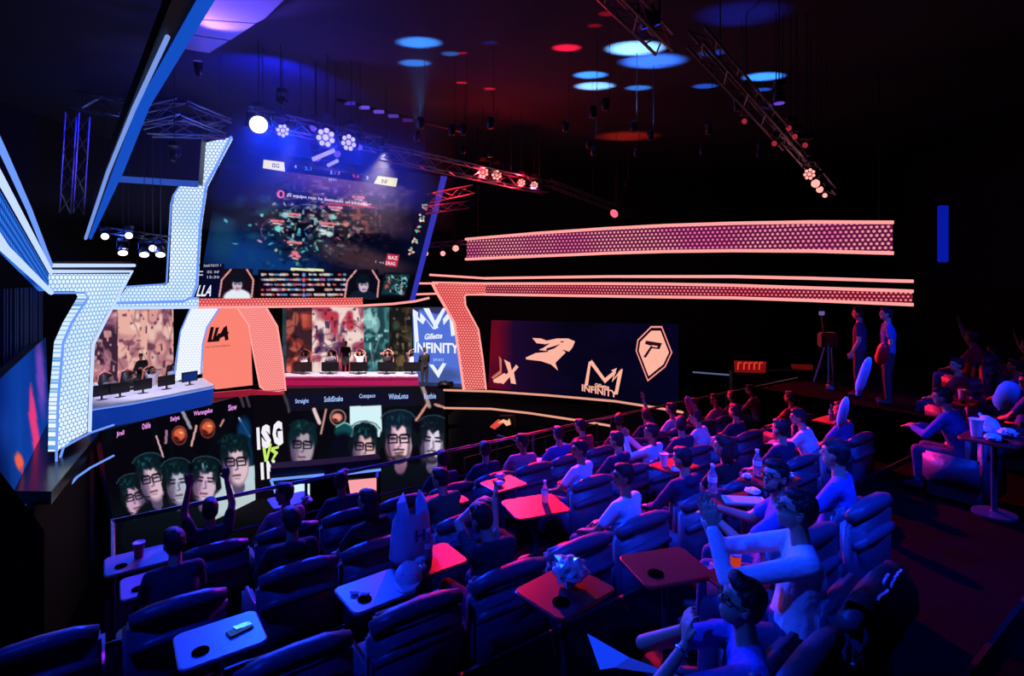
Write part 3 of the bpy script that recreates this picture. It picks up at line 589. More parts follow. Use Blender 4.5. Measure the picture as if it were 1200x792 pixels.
# --- dark logo screen on the right wall
dq = [(576, 375), (795, 380), (795, 477), (572, 458)]; dp = vplane(574, 24.6, 795, 21.2)
R = Ras(568, 370, 800, 480, 1.2, '070418')
R.put((662-R.X)/70, '240a30', .9); R.put((602-R.X)/10, '5a0820', .9); R.put((590-R.X)/6, '7a0a1c', .5); R.put((R.noise(30, 20, 6)-.5)*1.5, '120836', .5); R.put((R.X-700)/80, '050420', .8)
t = screen('logo_screen', 'wide dark purple screen with four pale team logos right of the stage', dp, dq, .2, R)
c = Canvas(dp); K = 'ffb4a0'
# arrow-like X
c.face([(585, 417), (588, 421), (588, 437), (578, 444), (576, 442), (586, 434)], 'd0705c', 1)
c.face([(591, 421), (598, 425), (600, 434), (605, 427), (608, 430), (590, 450), (586, 448), (596, 436)], K, 2); c.face([(578, 445), (591, 437), (596, 440), (586, 449), (579, 448)], K, 1); c.face([(597, 437), (602, 434), (605, 450), (599, 449)], K, 2)
# swimming fish
c.face([(624, 396), (634, 396.5), (641, 399), (653, 396.5), (666, 396.5), (674, 400), (671, 407), (667, 412), (661, 410), (650, 413), (640, 411), (632, 410), (638, 403), (629, 402)], K, 1)
c.face([(616, 419), (628, 413.5), (640, 412.5), (652, 410.5), (661, 411), (663, 413), (657, 419), (651, 425), (654, 434), (646, 427), (634, 423), (617, 421)], K, 1)
c.face([(635, 404), (645, 402), (636, 408), (630, 410)], '12082c', 3); c.face([(641, 408), (657, 403), (650, 408), (640, 411.5)], '12082c', 3); c.face([(656, 400), (662, 399.5), (659, 401.5)], '12082c', 3)
# jagged crown with lettering
for pl_ in ([(685, 452), (690, 424), (693, 423), (689, 452)], [(690, 424), (694, 422), (709, 443), (720, 434), (722, 437), (709, 449)], [(693, 421), (697, 426), (697, 431)], [(716, 434), (723, 431), (719, 444), (728, 432), (729, 434), (717, 448), (720, 436)], [(725, 435), (730, 432), (724, 462), (720, 462)]): c.face(pl_, K, 1)
c.text('Gillette', 697, 453, (17, 3), (0, -4.5), K, 2, .04); c.text('INFINITY', 682, 458, (41, 8), (0, -8), K, 2, .03); c.text('ESPORTS', 703, 469, (10, 2), (0, -2), 'a06a60', 2, 0)
# shield
def ring(a, b, col, lay):
    for i in range(len(a)): c.face([a[i], a[(i+1) % len(a)], b[(i+1) % len(a)], b[i]], col, lay)
S1 = [(763, 382), (776, 382), (788, 413), (780, 430), (759, 447), (745, 411), (747, 398)]; cx_, cy_ = 766, 412
sc_ = lambda k: [(cx_+(x-cx_)*k, cy_+(y-cy_)*k) for x, y in S1]
ring(S1, sc_(.93), 'ff9484', 1); c.face(sc_(.82), K, 1)
c.face([(757, 399), (776, 402), (773, 409), (764, 408), (757, 419), (754, 418), (763, 405), (756, 403)], '2a0c1c', 3); c.face([(763, 404.3), (771, 405.3), (770, 407), (765, 406.3)], K, 4)
local(c.build('team_logos', t), t)
# --- left side screen and curtain
sq = [(0, 443), (53, 395), (64, 640), (0, 760)]; sp = Plane(P(0, 443, 11.3), P(53, 395, 18.2), P(53, 395, 18.2)+Vector((0, 0, -1)))
R = Ras(-42, 385, 70, 800, 1., '0c3a9c')
R.put((14-R.X)/26, '040c50', .85); R.put((R.noise(8, 60, 2)-.4)*1.2, '1a56c0', .4); R.put((R.Y-500)/120*((30-R.X)/30), '03051c', .9)
R.put((1-np.hypot((R.X-47-(R.Y-440)*.06)/7, (R.Y-440)/60))*1.6, '8a4ac8', .8)
R.poly([(35, 449), (40, 470), (44, 500), (52, 560), (61, 600), (62, 632), (57, 610), (46, 570), (38, 520), (33, 485)], 'e83a80', 3); R.poly([(44, 520), (52, 560), (60, 600), (61, 628), (50, 580), (43, 545)], 'f0405a', 3)
R.ell(22, 541, 4.5, 11, 'f0604a', -.25, 2.5); R.line([(24, 548), (34, 580), (38, 596)], 2, 'd03a50', 2); R.ell(37, 600, 5, 9, 'e8503c', -.2, 3)
screen('side_screen', 'tall blue side screen with pink and orange streaks on the far left', sp, [(-38, 478), (53, 395), (64, 640), (-38, 830)], .2, R)
# curtain
cv = mat('curtain_blue', '142a66', .8, sheen=.3); mb = MB(); A = P(-40, 340, 12.5); B = P(50, 341, 17.6); n = 150; vs = []
for i in range(n+1):
    f = i/n; p = A.lerp(B, f); nrm = Vector((.7, -.45, 0)); q_ = p+nrm*(.09*math.sin(f*130)+.05*math.sin(f*47+1)); vs += [(q_.x, q_.y, H-.3), (q_.x, q_.y, H-3.4)]
mb.add(vs, [(2*i, 2*i+1, 2*i+3, 2*i+2) for i in range(n)]); mb.build('curtain', cv, None, True, label='pleated dark blue curtain hanging above the left side screen', cat='curtain')
# ------------------------------------------------------------------ figures: capsule skeletons fused by voxel remesh into one continuous skin
def caps_mesh(name, caps, voxel, balls=(), smooth=4):
    mb = MB()
    for a, ra, b, rb in caps:
        a, b = Vector(a), Vector(b)
        if (b-a).length < 1e-4: mb.ball(a, ra, None, 12); continue
        M = align(a, b); L = (b-a).length; mb.ball(a, ra, None, 12); mb.ball(b, rb, None, 12); mb.lathe([(ra, 0), ((ra+rb)/2, L/2), (rb, L)], 12, M)
    for M in balls: mb.ball((0, 0, 0), 1, M, 14)
    me = mb.mesh('tmp'); o = bpy.data.objects.new('tmp', me); COL.objects.link(o)
    r = o.modifiers.new('r', 'REMESH'); r.mode = 'VOXEL'; r.voxel_size = voxel; r.use_smooth_shade = True
    s = o.modifiers.new('s', 'SMOOTH'); s.iterations = smooth; s.factor = .5
    dg = bpy.context.evaluated_depsgraph_get(); out = bpy.data.meshes.new_from_object(o.evaluated_get(dg)); out.name = name
    bpy.data.objects.remove(o); bpy.data.meshes.remove(me); return out
def ellM(c, r, R=None): return (R or Matrix.Identity(4)) @ Matrix.Translation(c) @ Matrix.Diagonal((*r, 1))
def hand_caps(w, d, nrm, side, curl=.35, spread=.16, k=1.):
    "palm and five unequal fingers; d = pointing direction, nrm = back-of-hand normal, side = +1 thumb towards d x nrm"
    d = Vector(d).normalized(); nrm = (Vector(nrm)-d*Vector(nrm).dot(d)).normalized(); x = d.cross(nrm)*side; w = Vector(w); C = []
    palm = [w+d*.088*k+x*u*k for u in (.034, .012, -.011, -.032)]
    for q in palm: C.append((w+x*.0, .021*k, q, .0135*k))
    C.append((palm[0], .013*k, palm[3], .012*k))
    for i, (q, L) in enumerate(zip(palm, (.072, .08, .074, .058))):
        f = (1.5-i)*spread*.5; dd = (d+x*f).normalized(); p = q; ang = 0
        for j, seg in enumerate((.45, .32, .23)):
            ang += curl*(.7 if j == 0 else 1); v = dd*math.cos(ang)-nrm*math.sin(ang); q2 = p+v*L*seg*k; C.append((p, (.0098-.001*j)*k, q2, (.0088-.001*j)*k)); p = q2
    p = w+d*.03*k+x*.024*k; dd = (d*.62+x*.78).normalized(); q2 = p+dd*.042*k; C.append((p, .013*k, q2, .0105*k)); dd = (d*.85+x*.35-nrm*.3).normalized(); C.append((q2, .0105*k, q2+dd*.032*k, .008*k))
    return C
def figure(name, J, voxel=.012, head=(0, 0, 0), hair='short', sleeve='short', curl=.4, hands=True, build=1., legs=True, face=True, extra=None):
    "J: joints dict -> meshes {body, shirt, trousers, hair, eyes, shoes}"
    V = {k: Vector(v) for k, v in J.items()}; from mathutils import Euler
    Rh = Matrix.Translation(V['head']) @ Euler(head).to_matrix().to_4x4(); b = build
    mid = (V['pelvis']+V['chest'])/2; sL, sR = V['shL'], V['shR']; ux = (sR-sL).normalized(); neck = (sL+sR)/2
    torso = []
    for e in (-1, 1):
        torso += [(V['pelvis']+ux*.055*e, .112*b, mid+ux*.05*e, .1*b), (mid+ux*.05*e, .1*b, V['chest']+ux*.07*e, .108*b)]
    torso += [(V['chest'], .11*b, neck-Vector((0, 0, .03)), .075*b)]
    for s in (sL, sR): torso += [(V['chest']+(s-V['chest'])*.35, .1*b, s, .056*b), (neck, .06, s, .054*b)]
    arms = []; fore = []
    for s in 'LR': arms.append((V['sh'+s], .055*b, V['el'+s], .041*b)); fore.append((V['el'+s], .041*b, V['wr'+s], .027*b))
    legc = []; thigh = []; feet = []
    for s in 'LR':
        thigh.append((V['hip'+s], .092*b, V['kn'+s], .06*b)); legc.append((V['kn'+s], .06*b, V['an'+s], .038*b)); a = V['an'+s]; f = V.get('toe'+s, a+Vector((0, .14, -.04))); feet += [(a-Vector((0, .02, .03)), .042, f, .032)]
    hd = [ellM((0, -.012, .022), (.077, .098, .098), Rh), ellM((0, .02, -.045), (.058, .068, .07), Rh), ellM((0, .05, -.085), (.028, .028, .022), Rh), ellM((0, .086, -.005), (.02, .02, .02), Rh)]
    hd += [ellM((0, .096, -.012), (.0125, .02, .02), Rh), ellM((0, .088, .012), (.009, .014, .026), Rh), ellM((0, .078, .04), (.045, .02, .012), Rh), ellM((0, .08, -.053), (.024, .014, .008), Rh), ellM((0, .078, -.066), (.02, .013, .007), Rh)]
    hd += [ellM((e*.077, -.008, -.012), (.011, .021, .033), Rh) for e in (-1, 1)]
    nb = Rh @ Vector((0, -.03, -.06)); skin = torso+arms+fore+thigh+legc+feet+[(neck-Vector((0, 0, .02)), .06, nb, .05)]
    if hands:
        for s, sd in (('L', 1), ('R', -1)):
            w = V['wr'+s]; d = V.get('hd'+s, (V['wr'+s]-V['el'+s])); n = V.get('hn'+s, Vector((0, 0, 1))); skin += hand_caps(w, d, n, sd, curl if not isinstance(curl, dict) else curl[s])
    out = {'body': caps_mesh(name+'_body', skin, voxel, hd, 3)}
    g = .011; inf = lambda cs, k=g: [(a, ra+k, c, rc+k) for a, ra, c, rc in cs]
    sh = inf(torso); vv = max(voxel, .013)
    if sleeve == 'long': sh += inf(arms)+inf([(a, ra, a.lerp(c, .93), rc*1.15) for a, ra, c, rc in fore])
    else: sh += inf([(a, ra, a.lerp(c, .62), rc*1.18) for a, ra, c, rc in arms])
    if sleeve == 'hood': sh += inf(arms+fore)+[(neck+Vector((-.05, -.06, .03)), .06, neck+Vector((.05, -.06, .03)), .06)]
    out['shirt'] = caps_mesh(name+'_shirt', sh, vv, (), 3)
    if legs:
        out['trousers'] = caps_mesh(name+'_trousers', inf([(V['pelvis']-ux*.05, .112*b, V['pelvis']+ux*.05, .112*b)], .016)+inf(thigh)+inf([(a, ra, a.lerp(c, .93), rc*1.1) for a, ra, c, rc in legc]), vv+.003, (), 3)
        out['shoes'] = caps_mesh(name+'_shoes', inf(feet, .012), .016, (), 2)
    if hair:
        H_ = [ellM((0, -.024, .04), (.086, .098, .096), Rh), ellM((0, -.05, -.0), (.08, .066, .085), Rh), ellM((0, .02, .095), (.065, .07, .04), Rh)]
        if hair == 'long': H_ += [ellM((0, -.075, -.08), (.085, .05, .14), Rh), ellM((-.07, -.03, -.07), (.026, .05, .11), Rh), ellM((.07, -.03, -.07), (.026, .05, .11), Rh)]
        if hair == 'beard': H_ += [ellM((0, .045, -.088), (.048, .042, .03), Rh), ellM((.052, .01, -.05), (.014, .03, .035), Rh), ellM((-.052, .01, -.05), (.014, .03, .035), Rh), ellM((0, .088, -.042), (.024, .012, .006), Rh)]
        if hair == 'tuft': H_ += [ellM((.01, .05, .105), (.055, .045, .038), Rh)]
        if hair == 'bun': H_ += [ellM((0, -.1, .09), (.04, .04, .04), Rh)]
        m = caps_mesh(name+'_hair', [], max(.008, voxel*.8), H_, 2); out['hair'] = m
    if face:
        for e in (-1, 1): out['eye'+('L' if e < 0 else 'R')] = MB().ball((0, 0, 0), 1, ellM((e*.03, .074, .012), (.013, .01, .008), Rh), 8).mesh(name+'_eye')
    out['Rh'] = Rh; return out
def mirror(J, **kw):
    "fill right side from left"
    K = dict(J)
    for k, v in list(J.items()):
        if k.endswith('L') and k[:-1]+'R' not in J: K[k[:-1]+'R'] = (-v[0], v[1], v[2])
    K.update(kw); return K
SIT = mirror({'pelvis': (0, -.08, .54), 'chest': (0, -.14, .87), 'head': (0, -.1, 1.24), 'shL': (-.17, -.14, 1.0), 'elL': (-.26, .02, .76), 'wrL': (-.14, .22, .66), 'hipL': (-.09, -.05, .5), 'knL': (-.13, .36, .52), 'anL': (-.13, .4, .1), 'hdL': (.2, 1, -.2)})
LEAN = mirror({'pelvis': (0, -.08, .54), 'chest': (0, .02, .86), 'head': (0, .14, 1.2), 'shL': (-.17, .06, .98), 'elL': (-.22, .24, .74), 'wrL': (-.09, .42, .78), 'hipL': (-.09, -.05, .5), 'knL': (-.13, .36, .52), 'anL': (-.13, .34, .1), 'hdL': (.2, 1, 0)})
UP = dict(SIT); UP.update(mirror({'elL': (-.24, .0, 1.22), 'wrL': (-.19, .06, 1.48), 'hdL': (.0, .1, 1), 'hnL': (0, -1, 0)}))
CLAP = dict(SIT); CLAP.update(mirror({'elL': (-.2, .14, .86), 'wrL': (-.03, .32, 1.08), 'hdL': (.12, .3, 1), 'hnL': (-1, 0, .1)}))
ONEUP = dict(SIT); ONEUP.update({'elR': (.24, .04, 1.2), 'wrR': (.2, .12, 1.46), 'hdR': (0, .1, 1), 'hnR': (0, -1, 0)})
BEHIND = dict(SIT); BEHIND.update(mirror({'elL': (-.3, -.05, 1.22), 'wrL': (-.1, -.18, 1.22), 'hdL': (1, 0, .1), 'hnL': (0, -1, 0)}))
STAND = mirror({'pelvis': (0, 0, .95), 'chest': (0, -.01, 1.28), 'head': (0, .02, 1.64), 'shL': (-.18, 0, 1.42), 'elL': (-.24, -.02, 1.14), 'wrL': (-.22, .1, .9), 'hipL': (-.09, 0, .92), 'knL': (-.1, .02, .5), 'anL': (-.1, 0, .1), 'hdL': (0, .3, -1), 'hnL': (-1, 0, 0)})
STAND2 = dict(STAND); STAND2.update({'elL': (-.22, .1, 1.16), 'wrL': (-.02, .26, 1.18), 'hdL': (1, .2, .1), 'elR': (.22, .1, 1.12), 'wrR': (.02, .28, 1.1), 'hdR': (-1, .2, .1)})
PROTO = {}
for nm, J, hd, hr, sl in (('sit', SIT, (0, 0, 0), 'short', 'short'), ('sit_left', SIT, (.05, 0, .9), 'short', 'short'), ('sit_right', SIT, (0, 0, -.8), 'tuft', 'long'), ('lean', LEAN, (-.1, 0, .3), 'short', 'long'), ('lean_down', LEAN, (-.5, 0, -.3), 'tuft', 'short'),
                          ('arms_up', UP, (.2, 0, 0), 'short', 'short'), ('clap', CLAP, (.1, 0, .3), 'short', 'long'), ('one_up', ONEUP, (.1, 0, -.3), 'short', 'short'), ('long_hair', SIT, (0, 0, .5), 'long', 'short'), ('hood', SIT, (-.1, 0, .2), 'short', 'hood'),
                          ('behind', BEHIND, (.05, 0, 0), 'short', 'short'), ('stand', STAND, (0, 0, 0), 'short', 'short'), ('stand_hold', STAND2, (-.2, 0, .2), 'tuft', 'long')):
    PROTO[nm] = figure('person_'+nm, J, .0125, hd, hr, sl)
HEADZ = {k: 1.24 for k in PROTO}; HEADZ.update(lean=1.2, lean_down=1.2, stand=1.64, stand_hold=1.64)
skinm = mat('skin', 'b98a72', .55, bump=.05, bscale=60); skin2 = mat('skin_tan', '8e6048', .55); hairm = mat('hair_black', '0c0a0c', .5, bump=.6, bscale=90); hair2 = mat('hair_brown', '24160e', .5, bump=.6, bscale=90)
eyem = mat('eye', '1a1410', .2); shoem = mat('shoe', '1c1c20', .6)
CL = {k: mat('cloth_'+k, c, .85, bump=.35, bscale=35, var=.15) for k, c in dict(white='d8d8dc', grey='7c7c84', black='141416', navy='1a2244', blue='3656a8', red='a02434', green='24503c', pink='c07088', dark='26262c', denim='26345a', cream='c8bca4').items()}
def person(proto, loc, rz, shirt='dark', label='', skin=None, hair=None, trousers='denim', scale=1., group=None, src=None, name='person'):
    M = src or PROTO[proto]; t = empty(name, loc, rz, label, 'person', group); t.scale = (scale,)*3
    for part, me in M.items():
        if part == 'Rh': continue
        nm, m = {'body': ('body', skin or skinm), 'shirt': ('shirt', CL[shirt]), 'trousers': ('trousers', CL[trousers]), 'shoes': ('shoes', shoem), 'hair': ('hair', hair or hairm), 'eyeL': ('eye', eyem), 'eyeR': ('eye', eyem)}[part]
        if not me.materials: me.materials.append(m)
        o = bpy.data.objects.new(nm, me); COL.objects.link(o); o.parent = t; o.material_slots[0].link = 'OBJECT'; o.material_slots[0].material = m
        if not me.polygons[0].use_smooth: me.polygons.foreach_set('use_smooth', [True]*len(me.polygons))
    return t
# ------------------------------------------------------------------ terraces
TN = Vector((-.587, .81, 0)); TT = Vector((.81, .587, 0)); RZ = math.atan2(.587, .81)
TIERS = {0: (-3.2, .2, 1.65), 1: (.2, 1.0, 2.15), 2: (1.0, 3.25, 2.7), 3: (3.25, 4.95, 3.15), 4: (4.95, 6.55, 3.5), 5: (6.55, 8.1, 3.8)}
def ST_(s, t, z=0.): p = TN*s+TT*t; return Vector((p.x, p.y, z))
carpet = mat('terrace_carpet', '050509', 1., spec=.02, bump=.4, bscale=90, var=.3); nosing = mat('step_nosing', '121218', .5)
TL = {0: -1.0, 1: -1.0, 2: -1.6, 3: -2.4, 4: -2.4, 5: -.05}
for k, (s0, s1, fl) in TIERS.items():
    tr = 10.9 if k > 2 else 16
    a = [ST_(s0, TL[k]), ST_(s0, tr), ST_(s1, tr), ST_(s1, TL[k])]; z = H-fl
    mb = MB().prism([Vector((p.x, p.y, z)) for p in a], [Vector((p.x, p.y, 0)) for p in a])
    struct('floor_terrace', mb, carpet)
    if k < 5 and k > 0: tag(MB().tube([ST_(s1-.02, TL[k]+.05, z+.012), ST_(s1-.02, tr-.1, z+.012)], .02, 4).build('trim_1', nosing), kind='structure')
a = [ST_(3.27, 10.92), ST_(3.27, 17), ST_(6.3, 17), ST_(6.3, 10.92)]
struct('floor_side_terrace', MB().prism([Vector((p.x, p.y, H-2.3)) for p in a], [Vector((p.x, p.y, 0)) for p in a]), carpet)
a = [(-4.85, 5.75), (-7.4, 7.9), (-12.5, 9.5), (-12.5, -3), (-2.4, -3), (-3.6, 2.6)]
struct('wall_side_block', MB().prism([Vector((x, y, H-2.62)) for x, y in a], [Vector((x, y, 0)) for x, y in a]), mat('side_block_black', '020203', 1., spec=0.))
def at(px, py, tier, off):
    "where the sight line meets the level off metres above a terrace floor"
    h = TIERS[tier][2]-off if isinstance(tier, int) else tier-off
    p = P(px, py, F*h/(py-HY)); return p
# ------------------------------------------------------------------ handrail
railm = mat('rail_steel', '9a9aa8', .25, .9); railpost = mat('rail_post', '505868', .35, .8)
def rail(label, pts, posts, r=.026, drop=1.0, name='handrail', mid=True):
    t = empty(name, pts[0], label=label, cat='handrail'); local(MB().tube(pts, r, 8).build('top_rail', railm, t), t)
    if mid: local(MB().tube([p-Vector((0, 0, .45)) for p in pts], .014, 6).build('mid_rail', railpost, t), t)
    for q in posts:
        p = q; local(MB().tube([p, p-Vector((0, 0, drop))], .022, 6).build('post', railpost, t), t)
    return t
fs = TIERS[5][2]; z = H-fs+.98
RS = 7.9
pts = [ST_(RS, x, z) for x in (.0, 3, 6, 9, 12.2, 15.6)]
rail('long steel handrail along the front edge of the audience terrace', pts, [ST_(RS, x, z) for x in (.03, 2.2, 4.4, 6.2, 8.2, 10.2, 12.2, 14.0, 15.5)], drop=.98)
rail('short steel handrail returning toward the camera at the left terrace corner', [ST_(RS-.06, .02, z), ST_(6.6, .02, z)], [ST_(6.62, .02, z)], drop=.98, mid=False)
glassm = mat('smoky_glass', '8090b0', .1, trans=.6, alpha=.35)
# lower walkway rails in front
def seg(label, pts, dr=.9):
    rail(label, pts, pts, .02, dr, mid=True)
seg('dim lower handrail of the walkway below the terrace front', [P(545, 537, 12.0), P(640, 512, 13.6), P(700, 497, 14.8)])
seg('short angled end of the lower walkway handrail', [P(583, 510, 13.4), P(612, 519, 13.0)])
# walkway under it
a = [P(520, 560, 12.0), P(720, 510, 15.0)]
wz = a[0].z-.9
q = [Vector((a[0].x, a[0].y-.3, wz)), Vector((a[1].x, a[1].y-.3, wz)), Vector((a[1].x-.8, a[1].y+1.4, wz)), Vector((a[0].x-.8, a[0].y+1.4, wz))]
struct('floor_walkway', MB().prism(q, [Vector((p.x, p.y, 0)) for p in q]), carpet)
# ------------------------------------------------------------------ armchairs and tables
leather = mat('armchair_leather', '48485a', .42, bump=.25, bscale=18, var=.15); leather2 = mat('armchair_piping', '55555f', .35)
def chair_proto():
    t = empty('armchair', (0, 0, 0))
    # back rises from y=0 (rear face) ; seat forward (+y)
    MB().box((0, .09, .47), (.76, .12, .78), bev=.03).build('back_shell', leather, t, True)
    MB().tube([(-.36, .07, .9), (-.2, .06, .925), (0, .06, .93), (.2, .06, .925), (.36, .07, .9)], [.05, .066, .07, .066, .05], 14).build('head_roll', leather, t, True)
    MB().tube([(-.36, .035, .68), (-.2, .025, .70), (0, .02, .705), (.2, .025, .70), (.36, .035, .68)], [.035, .045, .05, .045, .035], 12).build('back_roll', leather, t, True)
    MB().box((0, .22, .66), (.6, .14, .46), bev=.05).build('back_cushion', leather, t, True)
    MB().box((0, .42, .36), (.58, .54, .16), bev=.05).build('seat_cushion', leather, t, True)
    for e in (-1, 1): MB().box((e*.35, .38, .42), (.1, .6, .36), bev=.035).build('armrest', leather, t, True)
    MB().box((0, .38, .15), (.68, .54, .22), bev=.02).build('base', mat('chair_base', '101014', .6), t)
    return t
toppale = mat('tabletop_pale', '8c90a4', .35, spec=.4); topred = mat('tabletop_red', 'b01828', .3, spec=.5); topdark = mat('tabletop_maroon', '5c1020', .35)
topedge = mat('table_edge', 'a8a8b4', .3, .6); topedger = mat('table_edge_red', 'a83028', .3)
def table_proto(tm, em, hole=True):
    t = empty('side_table', (0, 0, 0)); x, y, r = .3, .25, .06; ol = []
    for cx, cy, a0 in ((x-r, y-r, 0), (-x+r, y-r, 90), (-x+r, -y+r, 180), (x-r, -y+r, 270)):
        ol += [(cx+r*math.cos(math.radians(a0+k*22.5)), cy+r*math.sin(math.radians(a0+k*22.5))) for k in range(5)]
    MB().prism([(a, b, .72) for a, b in ol], [(a, b, .692) for a, b in ol]).build('tabletop', tm, t)
    o2 = ol+[ol[0], ol[1]]; MB().tube([(a, b, .706) for a, b in o2], .013, 5).build('edge_band', em, t)
    MB().lathe([(.035, .03), (.03, .06), (.03, .69)], 12).build('pedestal', railpost, t); MB().lathe([(.2, 0), (.2, .02), (.05, .035)], 20).build('foot', railpost, t)
    if hole: MB().lathe([(.062, .722), (.062, .728), (.05, .728), (.048, .7222)], 20, Matrix.Translation((-.15, -.1, 0))).build('cup_ring', mat('cup_ring_black', '020203', 1., spec=0.), t)
    return t
def place(src, used, loc, rz, label, cat, group):
    if not used[0]: o = src; used[0] = True
    else: o = copy_tree(src)
    o.location = loc; o.rotation_euler = (0, 0, rz); tag(o, label, cat, group); return o
CH = chair_proto(); kids(CH); cu = [False]
FIX = {5: [3.1], 4: [-.4, .45, 1.37, 3.1], 3: [-.45, .9, 1.7, 2.47, 3.22, 4.0], 2: [3.95, 4.9], 1: []}; EXC = {4: (3.5, 5.0), 2: (-9, 3.4)}
RN = {5: 'front row along the handrail', 4: 'second row from the handrail', 3: 'third row from the handrail', 2: 'fourth row behind the tables', 1: 'rearmost row at lower right'}
RB = {5: 6.62, 4: 5.08, 3: 3.38, 2: 1.84, 1: .45}
TB = {}; TS = .84
def table(px, py, tier, kind, label, rz=0., s=1.):
    if kind not in TB:
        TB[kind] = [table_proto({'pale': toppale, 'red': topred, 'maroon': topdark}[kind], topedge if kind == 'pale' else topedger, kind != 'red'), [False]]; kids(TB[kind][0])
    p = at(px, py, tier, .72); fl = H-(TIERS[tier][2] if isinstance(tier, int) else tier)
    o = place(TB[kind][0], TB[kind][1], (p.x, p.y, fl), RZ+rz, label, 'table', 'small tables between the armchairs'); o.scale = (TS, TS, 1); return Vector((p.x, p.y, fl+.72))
TA = {}
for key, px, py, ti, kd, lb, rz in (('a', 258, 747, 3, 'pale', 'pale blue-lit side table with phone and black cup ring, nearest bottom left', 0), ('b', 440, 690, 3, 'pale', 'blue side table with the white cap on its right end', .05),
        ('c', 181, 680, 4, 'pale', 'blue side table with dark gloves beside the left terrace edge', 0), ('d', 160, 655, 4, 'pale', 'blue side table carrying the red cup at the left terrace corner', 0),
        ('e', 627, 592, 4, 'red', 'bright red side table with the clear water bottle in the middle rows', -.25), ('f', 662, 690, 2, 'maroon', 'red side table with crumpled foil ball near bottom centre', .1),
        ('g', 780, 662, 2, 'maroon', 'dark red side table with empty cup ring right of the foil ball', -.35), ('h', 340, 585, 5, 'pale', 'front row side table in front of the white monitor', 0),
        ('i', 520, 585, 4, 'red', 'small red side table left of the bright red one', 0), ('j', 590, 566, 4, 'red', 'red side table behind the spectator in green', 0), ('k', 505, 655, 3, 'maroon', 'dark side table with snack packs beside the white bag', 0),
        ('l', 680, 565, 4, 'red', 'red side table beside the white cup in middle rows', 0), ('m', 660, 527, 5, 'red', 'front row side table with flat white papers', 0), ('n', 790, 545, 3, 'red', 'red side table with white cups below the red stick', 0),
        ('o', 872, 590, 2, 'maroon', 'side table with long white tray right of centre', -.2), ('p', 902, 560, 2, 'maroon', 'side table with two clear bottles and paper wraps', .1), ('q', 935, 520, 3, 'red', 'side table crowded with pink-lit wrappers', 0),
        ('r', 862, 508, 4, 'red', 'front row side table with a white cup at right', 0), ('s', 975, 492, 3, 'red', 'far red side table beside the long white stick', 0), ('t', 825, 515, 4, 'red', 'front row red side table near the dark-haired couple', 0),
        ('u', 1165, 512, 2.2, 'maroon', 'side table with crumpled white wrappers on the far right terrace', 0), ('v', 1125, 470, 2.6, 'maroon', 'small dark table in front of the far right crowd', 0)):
    TA[key] = table(px, py, ti, kd, lb, rz)
TBE = [o for o in bpy.data.objects if o.get('label') == 'bright red side table with the clear water bottle in the middle rows'][0]; TBE.scale = (1.15, 1.15, 1)
# ------------------------------------------------------------------ things on tables
def thing(mb_parts, label, cat, loc, rz=0., group=None, name=None, s=1.):
    t = empty(name or cat.replace(' ', '_'), loc, rz, label, cat, group); t.scale = (s,)*3
    for nm, mb, m, sm in mb_parts: mb.build(nm, m, t, sm)
    return t
whitep = mat('white_plastic', 'dcdce4', .4); redp = mat('red_plastic', 'b8202c', .35); clearp = mat('clear_plastic', 'e8f0ff', .08, trans=.75); paper = mat('white_paper', 'e4e4ea', .7); foil = mat('crumpled_foil', 'd8d8e0', .25, .6); blackp = mat('black_plastic', '0a0a0c', .4)
def cup(loc, col, label, s=1., group='disposable cups'):
    return thing([('cup_body', MB().lathe([(.028, 0), (.03, .004), (.041, .115), (.043, .12), (.039, .119), (.028, .012)], 16), col, True), ('rim', MB().lathe([(.043, .114), (.045, .12), (.043, .124), (.04, .12)], 16), whitep, True)], label, 'cup', loc, 0, group, 'cup', s)
def bottle(loc, label, s=1., cap=redp):
    return thing([('bottle_body', MB().lathe([(.03, 0), (.034, .01), (.034, .05), (.031, .075), (.034, .1), (.034, .14), (.014, .185), (.013, .2)], 16), clearp, True), ('label_band', MB().lathe([(.0348, .09), (.0352, .092), (.0352, .13), (.0348, .132)], 16), whitep, True), ('cap', MB().lathe([(.015, .2), (.016, .202), (.016, .222), (.013, .224)], 12), whitep, True)], label, 'bottle', loc, 0, 'water bottles', 'water_bottle', s)
def crumple(name, r, seed, sq=(1, 1, .7), n=3, amp=.35):
    bm = bmesh.new(); bmesh.ops.create_icosphere(bm, subdivisions=n, radius=r)
    for v in bm.verts:
        d = v.co.normalized(); k = 1+amp*(noise.noise(d*3.1+Vector((seed, 0, 0)))+.6*noise.noise(d*8+Vector((0, seed, 0)))); v.co = Vector((d.x*sq[0], d.y*sq[1], d.z*sq[2]))*r*k
    zm = min(v.co.z for v in bm.verts); bmesh.ops.translate(bm, vec=(0, 0, -zm), verts=bm.verts); me = bpy.data.meshes.new(name); bm.to_mesh(me); bm.free(); return me
def wad(loc, r, label, m=None, seed=1, cat='wrapper', sq=(1, 1, .7), group=None, name=None):
    o = link(name or cat.replace(' ', '_'), crumple('w', r, seed, sq), m or foil, None, False, label=label, cat=cat, group=group); o.location = loc; return o
def on(key, dx, dy, dz=.001): p = TA[key]; q = TT*dx+TN*dy; return Vector((p.x+q.x, p.y+q.y, p.z+dz))
cup(on('d', .02, .02), redp, 'red party cup on the blue corner table at far left', 1.25)
o = thing([('phone_body', MB().box((0, 0, .006), (.16, .08, .01), bev=.003), blackp, False), ('phone_screen', MB().box((.0, 0, .0125), (.15, .072, .002)), emitm('phone_glow', '2a50b0', .8), False), ('wrapper', MB().box((.02, .01, .02), (.11, .05, .012), Matrix.Rotation(.15, 4, 'Y')), foil, False)], 'phone with a silvery packet on the nearest blue table', 'phone', on('a', .12, .0), RZ+.25, None, 'phone')
